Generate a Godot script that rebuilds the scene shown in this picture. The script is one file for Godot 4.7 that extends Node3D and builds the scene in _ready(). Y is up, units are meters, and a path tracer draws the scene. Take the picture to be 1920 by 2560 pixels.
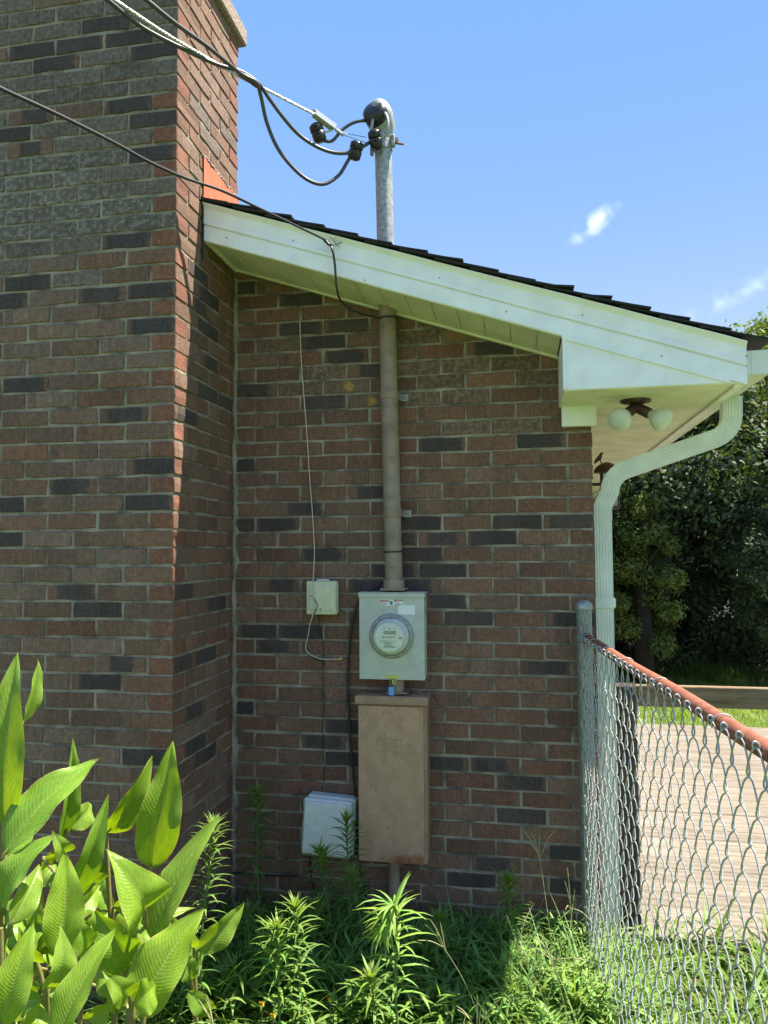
extends Node3D
# A brick gable end with a chimney, an electric service, a chain-link fence, a deck and plants. Units are metres, y is up,
# the gable wall stands in the plane z = 0 and faces +z.

const COURSE := 0.0667
const ROW0 := 2.437
const UNIT := 0.20745
const XC := -0.2054      # right-hand face of the chimney
const ZC := 0.5825       # front face of the chimney
const ZB := -0.04        # back face of the chimney
const XR := 1.3455       # right-hand corner of the gable wall
const PITCH := 0.335

var rng := RandomNumberGenerator.new()
var M := {}
var taken := {}
var sphere_noise := FastNoiseLite.new()

class MB:
	var v := PackedVector3Array()
	var n := PackedVector3Array()
	var uv := PackedVector2Array()
	var c := PackedColorArray()
	var ix := PackedInt32Array()
	var tint := Color(1, 1, 1)
	func vert(p: Vector3, nn: Vector3, t := Vector2.ZERO) -> int:
		v.append(p); n.append(nn); uv.append(t); c.append(tint)
		return v.size() - 1
	func face(a: int, b: int, d: int) -> void:
		var g := (v[b] - v[a]).cross(v[d] - v[a])
		if g.dot(n[a] + n[b] + n[d]) > 0.0:
			ix.append(a); ix.append(d); ix.append(b)
		else:
			ix.append(a); ix.append(b); ix.append(d)
	func tri(a: Vector3, b: Vector3, d: Vector3, outward := Vector3.ZERO) -> void:
		var g := (b - a).cross(d - a)
		if g.length_squared() < 1e-18:
			return
		g = g.normalized()
		if outward != Vector3.ZERO and g.dot(outward) < 0.0:
			g = -g
		var i := vert(a, g)
		vert(b, g); vert(d, g)
		face(i, i + 1, i + 2)
	func quad(a: Vector3, b: Vector3, d: Vector3, e: Vector3, outward := Vector3.ZERO, uvs := []) -> void:
		var g := (b - a).cross(d - a)
		if g.length_squared() < 1e-18:
			g = (d - a).cross(e - a)
		g = g.normalized()
		if outward != Vector3.ZERO and g.dot(outward) < 0.0:
			g = -g
		var w = uvs if uvs.size() == 4 else [Vector2(0, 1), Vector2(1, 1), Vector2(1, 0), Vector2(0, 0)]
		var i := vert(a, g, w[0])
		vert(b, g, w[1]); vert(d, g, w[2]); vert(e, g, w[3])
		face(i, i + 1, i + 2); face(i, i + 2, i + 3)
	# a chamfered box; size is the full size, uv.x runs along the longest side
	func box(center: Vector3, size: Vector3, bevel := 0.003, basis := Basis.IDENTITY) -> void:
		var h := size * 0.5
		var b := minf(bevel, minf(h.x, minf(h.y, h.z)) * 0.6)
		var lng := 0
		if size.y > size.x and size.y >= size.z: lng = 1
		elif size.z > size.x: lng = 2
		var P := func(sx, sy, sz, k):
			var q := Vector3(sx * (h.x - (0.0 if k == 0 else b)), sy * (h.y - (0.0 if k == 1 else b)), sz * (h.z - (0.0 if k == 2 else b)))
			return q
		var emit := func(pts: Array, out: Vector3):
			var w := []
			for q in pts:
				var along: float = q[lng]
				var other: float = q[(lng + 1) % 3] + q[(lng + 2) % 3]
				w.append(Vector2(along, other))
			var tr := []
			for q in pts: tr.append(center + basis * q)
			if pts.size() == 4: quad(tr[0], tr[1], tr[2], tr[3], basis * out, w)
			else: tri(tr[0], tr[1], tr[2], basis * out)
		for s in [-1.0, 1.0]:
			emit.call([P.call(s, -1, -1, 0), P.call(s, 1, -1, 0), P.call(s, 1, 1, 0), P.call(s, -1, 1, 0)], Vector3(s, 0, 0))
			emit.call([P.call(-1, s, -1, 1), P.call(1, s, -1, 1), P.call(1, s, 1, 1), P.call(-1, s, 1, 1)], Vector3(0, s, 0))
			emit.call([P.call(-1, -1, s, 2), P.call(1, -1, s, 2), P.call(1, 1, s, 2), P.call(-1, 1, s, 2)], Vector3(0, 0, s))
		if b > 0.0001:
			for s in [-1.0, 1.0]:
				for t in [-1.0, 1.0]:
					emit.call([P.call(s, t, -1, 0), P.call(s, t, 1, 0), P.call(s, t, 1, 1), P.call(s, t, -1, 1)], Vector3(s, t, 0))
					emit.call([P.call(s, -1, t, 0), P.call(s, 1, t, 0), P.call(s, 1, t, 2), P.call(s, -1, t, 2)], Vector3(s, 0, t))
					emit.call([P.call(-1, s, t, 1), P.call(1, s, t, 1), P.call(1, s, t, 2), P.call(-1, s, t, 2)], Vector3(0, s, t))
					for w in [-1.0, 1.0]:
						emit.call([P.call(s, t, w, 0), P.call(s, t, w, 1), P.call(s, t, w, 2)], Vector3(s, t, w))
	# a round bar along a path, radius a number or one per point
	func tube(path: Array, radius, sides := 8, caps := true, flat := 1.0) -> void:
		var cnt := path.size()
		var prev := Vector3.ZERO
		var rings := []
		var run := 0.0
		for i in cnt:
			var d: Vector3
			if i == 0: d = path[1] - path[0]
			elif i == cnt - 1: d = path[i] - path[i - 1]
			else: d = (path[i + 1] - path[i]).normalized() + (path[i] - path[i - 1]).normalized()
			d = d.normalized()
			if prev == Vector3.ZERO:
				prev = d.cross(Vector3(0, 0, 1)) if absf(d.z) < 0.9 else d.cross(Vector3(1, 0, 0))
			var x := (prev - d * prev.dot(d)).normalized()
			prev = x
			var y := d.cross(x)
			var r: float = radius[i] if radius is Array else radius
			if i > 0: run += (path[i] - path[i - 1]).length()
			var ring := []
			for k in sides + 1:
				var a := TAU * k / sides
				var nn := x * cos(a) + y * sin(a)
				ring.append(vert(path[i] + x * cos(a) * r + y * sin(a) * r * flat, nn, Vector2(float(k) / sides, run)))
			rings.append(ring)
		for i in cnt - 1:
			for k in sides:
				face(rings[i][k], rings[i][k + 1], rings[i + 1][k + 1])
				face(rings[i][k], rings[i + 1][k + 1], rings[i + 1][k])
		if caps:
			for e in [0, cnt - 1]:
				var d: Vector3 = (path[0] - path[1]) if e == 0 else (path[cnt - 1] - path[cnt - 2])
				var m := vert(path[e], d.normalized())
				var s := v.size()
				for k in sides:
					vert(v[rings[e][k]], d.normalized())
				for k in sides:
					face(m, s + k, s + (k + 1) % sides)
	# a turned shape: profile of (radius, height) round the local y axis of the transform
	func lathe(profile: Array, tr: Transform3D, sides := 20, smooth := true) -> void:
		var cnt := profile.size()
		var rings := []
		for i in cnt - 1:
			var a: Vector2 = profile[i]
			var b: Vector2 = profile[i + 1]
			var t := (b - a)
			if t.length() < 1e-7: continue
			var flat := Vector2(t.y, -t.x).normalized()
			var na := flat
			var nb := flat
			if smooth:
				if i > 0:
					var q: Vector2 = (a - profile[i - 1]); var f := Vector2(q.y, -q.x).normalized()
					if f.dot(flat) > 0.5: na = (f + flat).normalized()
				if i < cnt - 2:
					var q: Vector2 = (profile[i + 2] - b); var f := Vector2(q.y, -q.x).normalized()
					if f.dot(flat) > 0.5: nb = (f + flat).normalized()
			var base := v.size()
			for k in sides + 1:
				var an := TAU * k / sides
				var dx := Vector3(cos(an), 0, sin(an))
				vert(tr * (dx * a.x + Vector3(0, a.y, 0)), (tr.basis * (dx * na.x + Vector3(0, na.y, 0))).normalized(), Vector2(float(k) / sides, a.y))
				vert(tr * (dx * b.x + Vector3(0, b.y, 0)), (tr.basis * (dx * nb.x + Vector3(0, nb.y, 0))).normalized(), Vector2(float(k) / sides, b.y))
			for k in sides:
				var q := base + k * 2
				if a.x > 1e-6: face(q, q + 2, q + 1)
				if b.x > 1e-6: face(q + 1, q + 2, q + 3)
	# a polygon (x, y points) pushed from z0 to z1
	func prism(poly: PackedVector2Array, z0: float, z1: float, tr := Transform3D.IDENTITY) -> void:
		var ids := Geometry2D.triangulate_polygon(poly)
		for z in [z0, z1]:
			var out := Vector3(0, 0, 1 if z == maxf(z0, z1) else -1)
			for i in range(0, ids.size(), 3):
				tri(tr * Vector3(poly[ids[i]].x, poly[ids[i]].y, z), tr * Vector3(poly[ids[i + 1]].x, poly[ids[i + 1]].y, z), tr * Vector3(poly[ids[i + 2]].x, poly[ids[i + 2]].y, z), tr.basis * out)
		var cw := Geometry2D.is_polygon_clockwise(poly)
		for i in poly.size():
			var a := poly[i]
			var b := poly[(i + 1) % poly.size()]
			var e := b - a
			var o := Vector3(e.y, -e.x, 0) * (-1.0 if cw else 1.0)
			quad(tr * Vector3(a.x, a.y, z0), tr * Vector3(b.x, b.y, z0), tr * Vector3(b.x, b.y, z1), tr * Vector3(a.x, a.y, z1), tr.basis * o)
	func mesh() -> ArrayMesh:
		var a := []
		a.resize(Mesh.ARRAY_MAX)
		a[Mesh.ARRAY_VERTEX] = v; a[Mesh.ARRAY_NORMAL] = n; a[Mesh.ARRAY_TEX_UV] = uv; a[Mesh.ARRAY_COLOR] = c; a[Mesh.ARRAY_INDEX] = ix
		var m := ArrayMesh.new()
		m.add_surface_from_arrays(Mesh.PRIMITIVE_TRIANGLES, a)
		return m

func V(x: float, y: float, z: float) -> Vector3:
	return Vector3(x, y, z)

func numbered(called: String) -> String:
	if not taken.has(called):
		taken[called] = 0
		return called
	taken[called] += 1
	return "%s_%03d" % [called, taken[called]]

func thing(called: String, label: String, category: String, at := Vector3.ZERO, group := "") -> Node3D:
	var o := Node3D.new()
	o.name = numbered(called)
	add_child(o)
	o.position = at
	meta(o, label, category, group)
	return o

func meta(o: Node, label: String, category: String, group := "") -> void:
	o.set_meta("label", label)
	o.set_meta("category", category)
	if group != "": o.set_meta("group", group)

# commits a shape built in world coordinates as one named mesh under parent
func part(called: String, mb: MB, m: Material, parent: Node = null, label := "") -> MeshInstance3D:
	var o := MeshInstance3D.new()
	o.mesh = mb.mesh()
	o.material_override = m
	o.cast_shadow = GeometryInstance3D.SHADOW_CASTING_SETTING_ON
	if parent == null:
		o.name = numbered(called)
		add_child(o)
	else:
		o.name = called
		parent.add_child(o, true)
		var up := parent
		var shift := Vector3.ZERO
		while up != self and up is Node3D:
			shift += (up as Node3D).position
			up = up.get_parent()
		o.position = -shift
	if label != "": o.set_meta("label", label)
	return o

func lin(r: float, g: float, b: float, a := 1.0) -> Color:
	var q := Color(r, g, b).linear_to_srgb()
	q.a = a
	return q

func mat(called: String, color: Color, rough := 0.8, metal := 0.0) -> StandardMaterial3D:
	var m := StandardMaterial3D.new()
	m.resource_name = called
	m.albedo_color = color
	m.roughness = rough
	m.metallic = metal
	M[called] = m
	return m

func noise_tex(sd: int, freq: float, lo: Color, hi: Color, size := 256, octaves := 4, kind := FastNoiseLite.TYPE_SIMPLEX_SMOOTH, mid = null) -> NoiseTexture2D:
	var f := FastNoiseLite.new()
	f.seed = sd; f.frequency = freq; f.noise_type = kind; f.fractal_octaves = octaves
	var t := NoiseTexture2D.new()
	t.width = size; t.height = size; t.seamless = true; t.noise = f
	var g := Gradient.new()
	g.set_color(0, lo); g.set_color(1, hi)
	if mid != null: g.add_point(0.5, mid)
	t.color_ramp = g
	return t

# blotchy albedo and fine relief, laid on in three planes so that no seams show
func weather(m: StandardMaterial3D, tex: Texture2D, scale: float, relief: Texture2D = null, depth := 0.0, sharp := 4.0) -> void:
	m.albedo_texture = tex
	m.uv1_triplanar = true
	m.uv1_world_triplanar = true
	m.uv1_triplanar_sharpness = sharp
	m.uv1_scale = Vector3.ONE * scale
	if relief:
		m.heightmap_enabled = true
		m.heightmap_texture = relief
		m.heightmap_scale = depth

func grey(k: float) -> Color:
	return Color(k, k, k)

func materials() -> void:
	var fine := noise_tex(11, 0.05, Color.BLACK, Color.WHITE, 256, 5)
	var soft := noise_tex(12, 0.012, Color.BLACK, Color.WHITE, 256, 4)
	var m := mat("mortar", lin(0.36, 0.32, 0.25), 0.95)
	weather(m, noise_tex(21, 0.008, grey(0.50), grey(1.0), 512, 6, FastNoiseLite.TYPE_SIMPLEX_SMOOTH, grey(0.84)), 1.6, noise_tex(22, 0.12, Color.BLACK, Color.WHITE, 512, 3), 0.25)
	m = mat("vinyl", lin(0.93, 0.93, 0.92), 0.45)
	weather(m, noise_tex(31, 0.02, grey(0.94), grey(1.0), 256, 4), 1.5, noise_tex(33, 0.03, Color.BLACK, Color.WHITE, 256, 3), 0.03)
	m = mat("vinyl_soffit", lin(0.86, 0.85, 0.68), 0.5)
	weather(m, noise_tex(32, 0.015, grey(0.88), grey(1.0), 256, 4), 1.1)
	m = mat("gutter_paint", lin(0.84, 0.88, 0.80), 0.4)
	weather(m, noise_tex(34, 0.02, grey(0.88), grey(1.0), 256, 4), 1.3)
	m = mat("meter_paint", lin(0.52, 0.56, 0.49), 0.42)
	weather(m, noise_tex(35, 0.02, grey(0.90), grey(1.0), 256, 4), 2.0)
	m = mat("plastic_grey", lin(0.70, 0.73, 0.70), 0.5)
	weather(m, noise_tex(36, 0.03, grey(0.92), grey(1.0), 256, 5), 3.0)
	m = mat("plastic_beige", lin(0.70, 0.69, 0.48), 0.5)
	weather(m, noise_tex(37, 0.03, grey(0.90), grey(1.0), 256, 4), 3.0)
	m = mat("brown_paint", lin(0.42, 0.26, 0.17), 0.62)
	weather(m, noise_tex(38, 0.02, grey(0.82), grey(1.0), 256, 5), 2.0, fine, 0.03)
	m = mat("door_paint", lin(0.50, 0.305, 0.195), 0.62)
	m.albedo_texture = rust_texture()
	m = mat("pipe_paint", lin(0.33, 0.255, 0.19), 0.6)
	weather(m, noise_tex(39, 0.02, lin(0.52, 0.5, 0.5), Color.WHITE, 256, 5, FastNoiseLite.TYPE_SIMPLEX_SMOOTH, grey(0.90)), 2.2, fine, 0.03)
	m = mat("galvanised", lin(0.50, 0.53, 0.52), 0.5, 0.35)
	weather(m, noise_tex(40, 0.04, grey(0.66), grey(1.0), 256, 5), 4.0)
	m = mat("fence_zinc", lin(0.60, 0.62, 0.62), 0.42, 0.4)
	weather(m, noise_tex(41, 0.05, grey(0.68), grey(1.0), 256, 4), 6.0)
	m = mat("post_zinc", lin(0.40, 0.43, 0.39), 0.55, 0.3)
	weather(m, noise_tex(42, 0.05, grey(0.55), grey(1.0), 256, 5), 4.0)
	m.uv1_scale = Vector3(14, 1.6, 14)
	m = mat("rust_rail", lin(0.33, 0.115, 0.065), 0.75)
	weather(m, noise_tex(43, 0.03, lin(0.50, 0.42, 0.40), Color.WHITE, 256, 6, FastNoiseLite.TYPE_SIMPLEX_SMOOTH, grey(0.86)), 3.0, fine, 0.06)
	m = mat("rust", lin(0.30, 0.13, 0.06), 0.85)
	weather(m, noise_tex(44, 0.05, lin(0.4, 0.38, 0.36), Color.WHITE, 256, 5), 9.0)
	m = mat("flashing_paint", lin(0.62, 0.20, 0.09), 0.55)
	weather(m, noise_tex(45, 0.03, lin(0.62, 0.55, 0.5), Color.WHITE, 256, 4), 4.0)
	m.uv1_scale = Vector3(9, 1.0, 9)
	m = mat("caulk", lin(0.34, 0.32, 0.30), 0.8)
	m = mat("tar_black", lin(0.025, 0.025, 0.027), 0.7)
	weather(m, noise_tex(46, 0.2, grey(0.5), grey(1.0), 256, 4), 5.0, fine, 0.1)
	m = mat("shingle", lin(0.045, 0.045, 0.048), 0.9)
	weather(m, noise_tex(47, 0.3, grey(0.45), grey(1.0), 256, 3), 6.0, noise_tex(48, 0.4, Color.BLACK, Color.WHITE, 256, 2), 0.2)
	mat("cable_black", lin(0.022, 0.022, 0.024), 0.42)
	mat("cable_grey", lin(0.055, 0.055, 0.06), 0.45)
	mat("wire_white", lin(0.62, 0.58, 0.46), 0.5)
	mat("aluminium", lin(0.62, 0.62, 0.60), 0.35, 0.7)
	mat("steel", lin(0.28, 0.29, 0.28), 0.5, 0.5)
	mat("dark_plastic", lin(0.018, 0.018, 0.02), 0.35)
	mat("bronze_paint", lin(0.065, 0.035, 0.028), 0.45)
	mat("frosted_bulb", lin(0.62, 0.66, 0.56), 0.35)
	mat("lcd", lin(0.20, 0.22, 0.05), 0.35)
	mat("print_dark", lin(0.05, 0.05, 0.045), 0.7)
	mat("print_red", lin(0.55, 0.05, 0.04), 0.6)
	mat("print_white", lin(0.75, 0.77, 0.76), 0.6)
	mat("print_teal", lin(0.04, 0.16, 0.15), 0.6)
	mat("meter_face", lin(0.60, 0.66, 0.52), 0.5)
	mat("nameplate", lin(0.66, 0.71, 0.58), 0.5)
	mat("seal_blue", lin(0.12, 0.32, 0.75), 0.35)
	mat("seal_yellow", lin(0.55, 0.55, 0.10), 0.45)
	m = mat("glass", Color(0.9, 0.95, 0.95, 0.10), 0.05)
	m.transparency = BaseMaterial3D.TRANSPARENCY_ALPHA
	m = mat("lantern_glass", Color(0.8, 0.82, 0.8, 0.35), 0.08)
	m.transparency = BaseMaterial3D.TRANSPARENCY_ALPHA
	m = mat("concrete", lin(0.46, 0.36, 0.30), 0.95)
	weather(m, noise_tex(49, 0.06, grey(0.6), grey(1.0), 256, 5), 4.0, fine, 0.3)
	for k in 4:
		m = mat("deck_wood_%d" % k, [lin(0.235, 0.212, 0.172), lin(0.252, 0.228, 0.186), lin(0.218, 0.195, 0.158), lin(0.243, 0.22, 0.185)][k], 0.85)
		m.albedo_texture = wood_texture(60 + k)
		m.uv1_scale = Vector3(0.45, 5.0, 1)
		m.uv1_offset = Vector3(0.37 * k, 0.13 * k, 0)
		m.heightmap_enabled = true
		m.heightmap_texture = m.albedo_texture
		m.heightmap_scale = 0.12
	m = mat("rail_wood", lin(0.25, 0.18, 0.11), 0.85)
	m.albedo_texture = wood_texture(71)
	m.uv1_scale = Vector3(0.5, 6.0, 1)
	m = mat("post_wood", lin(0.075, 0.055, 0.045), 0.85)
	m.albedo_texture = wood_texture(72)
	m.uv1_scale = Vector3(0.5, 6.0, 1)
	m = mat("soil", lin(0.085, 0.10, 0.04), 0.95)
	weather(m, noise_tex(51, 0.03, grey(0.5), grey(1.0), 512, 5), 1.7, fine, 0.6)
	m = mat("litter", lin(0.05, 0.042, 0.025), 0.95)
	weather(m, noise_tex(50, 0.05, grey(0.4), grey(1.0), 256, 5), 2.0)
	m = mat("lawn", lin(0.115, 0.185, 0.04), 0.95)
	weather(m, noise_tex(52, 0.02, lin(0.45, 0.5, 0.4), Color.WHITE, 512, 5), 0.8, fine, 0.8)
	m = mat("grass", Color.WHITE, 0.55)
	m.vertex_color_use_as_albedo = true
	m.backlight_enabled = true
	m.backlight = Color(1.0, 1.0, 0.5)
	m = mat("weed_leaf", Color.WHITE, 0.55)
	m.vertex_color_use_as_albedo = true
	m.backlight_enabled = true
	m.backlight = Color(1.0, 1.0, 0.5)
	m = mat("weed_stem", lin(0.11, 0.15, 0.045), 0.7)
	m = mat("straw", lin(0.30, 0.30, 0.14), 0.7)
	m = mat("petal", lin(0.75, 0.48, 0.02), 0.6)
	m = mat("tree_leaf", Color.WHITE, 0.7)
	m.vertex_color_use_as_albedo = true
	m.backlight_enabled = true
	m.backlight = Color(0.8, 0.85, 0.4)
	m = mat("bark", lin(0.07, 0.058, 0.046), 0.95)
	weather(m, noise_tex(53, 0.05, grey(0.5), grey(1.0), 256, 4), 3.0, fine, 0.8)
	for k in 3:
		m = mat("canna_leaf_%d" % k, [Color.WHITE, Color(0.95, 1.0, 0.92), Color(1.0, 1.0, 0.85)][k], 0.30)
		m.albedo_texture = canna_texture(k)
		m.backlight_enabled = true
		m.backlight = Color(1.0, 0.97, 0.30)
		m.heightmap_enabled = true
		m.heightmap_texture = canna_relief
		m.heightmap_scale = 0.07
	m = mat("canna_stem", lin(0.19, 0.22, 0.075), 0.5)
	weather(m, noise_tex(54, 0.05, lin(0.75, 0.5, 0.4), Color.WHITE, 256, 3), 6.0)
	m = mat("dry_leaf", lin(0.28, 0.20, 0.12), 0.85)
	m = mat("lichen_dot", lin(0.6, 0.62, 0.58), 0.95)

var canna_relief: ImageTexture

# pale midrib, veins slanting off it towards the tip, a few torn and dry spots; u across the blade (0.5 at the rib), v from base to tip
func canna_texture(kind: int) -> ImageTexture:
	var w := 192; var h := 384
	var im := Image.create(w, h, false, Image.FORMAT_RGB8)
	var hm := Image.create(w, h, false, Image.FORMAT_RGB8)
	var f := FastNoiseLite.new(); f.seed = 5 + kind * 11; f.frequency = 0.025
	var g := FastNoiseLite.new(); g.seed = 9 + kind * 5; g.frequency = 0.09; g.fractal_octaves = 3
	for y in h:
		for x in w:
			var u := absf(x / float(w) - 0.5) * 2.0
			var t := y / float(h)
			var wob := f.get_noise_2d(x, y)
			var vein := 0.5 + 0.5 * sin((t * (38.0 + 9.0 * kind) - u * (6.0 + kind) - u * u * 3.0) * TAU * 0.5 + wob * 2.5)
			var n := f.get_noise_2d(x * 1.5 + 400, y * 0.8) * 0.22
			var base := Vector3(0.27, 0.45, 0.062) * (0.90 + 0.13 * vein * vein + n)
			base = base.lerp(Vector3(0.30, 0.40, 0.05), clampf(wob * 0.9, 0, 0.5))
			var rib := clampf(1.0 - u / (0.075 * (1.15 - t)), 0, 1)
			base = base.lerp(Vector3(0.38, 0.47, 0.16), smoothstep(0.0, 0.6, rib))
			var q := g.get_noise_2d(x, y)
			if u > 0.955 + 0.03 * q: base = base.lerp(Vector3(0.46, 0.40, 0.20), 0.6)
			if kind == 1 and (t > 0.95 + 0.06 * q or (u > 0.86 and q > 0.30)): base = base.lerp(Vector3(0.26, 0.17, 0.09), 0.85)
			if q > 0.52 and kind == 1: base *= 0.6
			im.set_pixel(x, y, lin(base.x, base.y, base.z))
			hm.set_pixel(x, y, grey(clampf(0.25 + 0.5 * vein - 0.25 * rib, 0, 1)))
	canna_relief = ImageTexture.create_from_image(hm)
	return ImageTexture.create_from_image(im)

# weathered board: long streaks, fine cracks along u, greyed and worn patches
func wood_texture(sd: int) -> ImageTexture:
	var f := FastNoiseLite.new(); f.seed = sd; f.frequency = 0.03; f.fractal_octaves = 5
	var src := f.get_seamless_image(64, 256)
	src.resize(512, 256, Image.INTERPOLATE_CUBIC)
	var g := FastNoiseLite.new(); g.seed = sd + 7; g.frequency = 0.12; g.fractal_octaves = 3
	var s2 := g.get_seamless_image(128, 256)
	s2.resize(512, 256, Image.INTERPOLATE_CUBIC)
	var p := FastNoiseLite.new(); p.seed = sd + 13; p.frequency = 0.012; p.fractal_octaves = 4
	var s3 := p.get_seamless_image(512, 256)
	var im := Image.create(512, 256, false, Image.FORMAT_RGB8)
	for y in 256:
		for x in 512:
			var a := src.get_pixel(x, y).r
			var b := s2.get_pixel(x, y).r
			var c := s3.get_pixel(x, y).r
			var k := 0.58 + 0.40 * a + 0.30 * (c - 0.5)
			if b < 0.38: k *= 0.42 + b * 1.2
			im.set_pixel(x, y, lin(clampf(k, 0, 1), clampf(k * (0.90 + 0.14 * c), 0, 1), clampf(k * (0.78 + 0.34 * c), 0, 1)))
	return ImageTexture.create_from_image(im)

# old brown enamel on the door: chalky scuffs near the top, rust along the lower edge; u across, v downwards
func rust_texture() -> ImageTexture:
	var f := FastNoiseLite.new(); f.seed = 81; f.frequency = 0.014; f.fractal_octaves = 5
	var g := FastNoiseLite.new(); g.seed = 82; g.frequency = 0.09; g.fractal_octaves = 4
	var im := Image.create(256, 560, false, Image.FORMAT_RGB8)
	var scuffs := [[0.10, 0.10, 0.06, 0.05], [0.42, 0.08, 0.05, 0.06], [0.36, 0.115, 0.05, 0.03], [0.80, 0.10, 0.10, 0.05], [0.84, 0.04, 0.12, 0.02], [0.30, 0.02, 0.22, 0.012], [0.62, 0.015, 0.2, 0.012], [0.60, 0.36, 0.10, 0.03], [0.78, 0.11, 0.08, 0.03], [0.25, 0.68, 0.08, 0.01], [0.85, 0.82, 0.06, 0.03]]
	for y in 560:
		for x in 256:
			var u := x / 256.0; var t := y / 560.0
			var p := f.get_noise_2d(x, y); var q := g.get_noise_2d(x, y * 0.35)
			var c := Vector3(0.88, 0.88, 0.88) * (1.0 + 0.16 * p)
			c = c.lerp(Vector3(0.72, 0.72, 0.74), clampf(f.get_noise_2d(x * 1.3 + 300, y * 0.5) * 2.0, 0, 0.6))
			for k in scuffs:
				var d := Vector2((u - k[0]) / k[2], (t - k[1]) / k[3]).length()
				if d < 1.6: c = c.lerp(Vector3(1.0, 1.0, 0.95) * 1.15, clampf((q + 0.15) * 3.0, 0, 1) * clampf(1.6 - d, 0, 1) * 0.8)
			var low := clampf((t - 0.93 + p * 0.05) * 16.0, 0, 1) * clampf((u - 0.30 + q * 0.25) * 3.0, 0.1, 1)
			low = maxf(low, clampf((0.07 - absf(t - 0.085) ) * 8.0, 0, 0.5) * clampf(q * 3.0 - 0.4, 0, 1))
			c = c.lerp(Vector3(0.50, 0.27, 0.19) * (1.0 + q * 0.5), low)
			if q > 0.46 and p > 0.12: c *= 0.6
			im.set_pixel(x, y, lin(clampf(c.x, 0, 1), clampf(c.y, 0, 1), clampf(c.z, 0, 1)))
	return ImageTexture.create_from_image(im)

# ---------------------------------------------------------------- bricks
const CELL_W := 128
const CELL_H := 40
const KINDS := {"N": [0, 28], "P": [28, 16], "R": [44, 12], "H": [56, 8], "D": [64, 16], "X": [80, 16], "G": [96, 12], "L": [108, 12], "S": [120, 6], "Y": [126, 2]}
var brick_cache := {}

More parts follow.
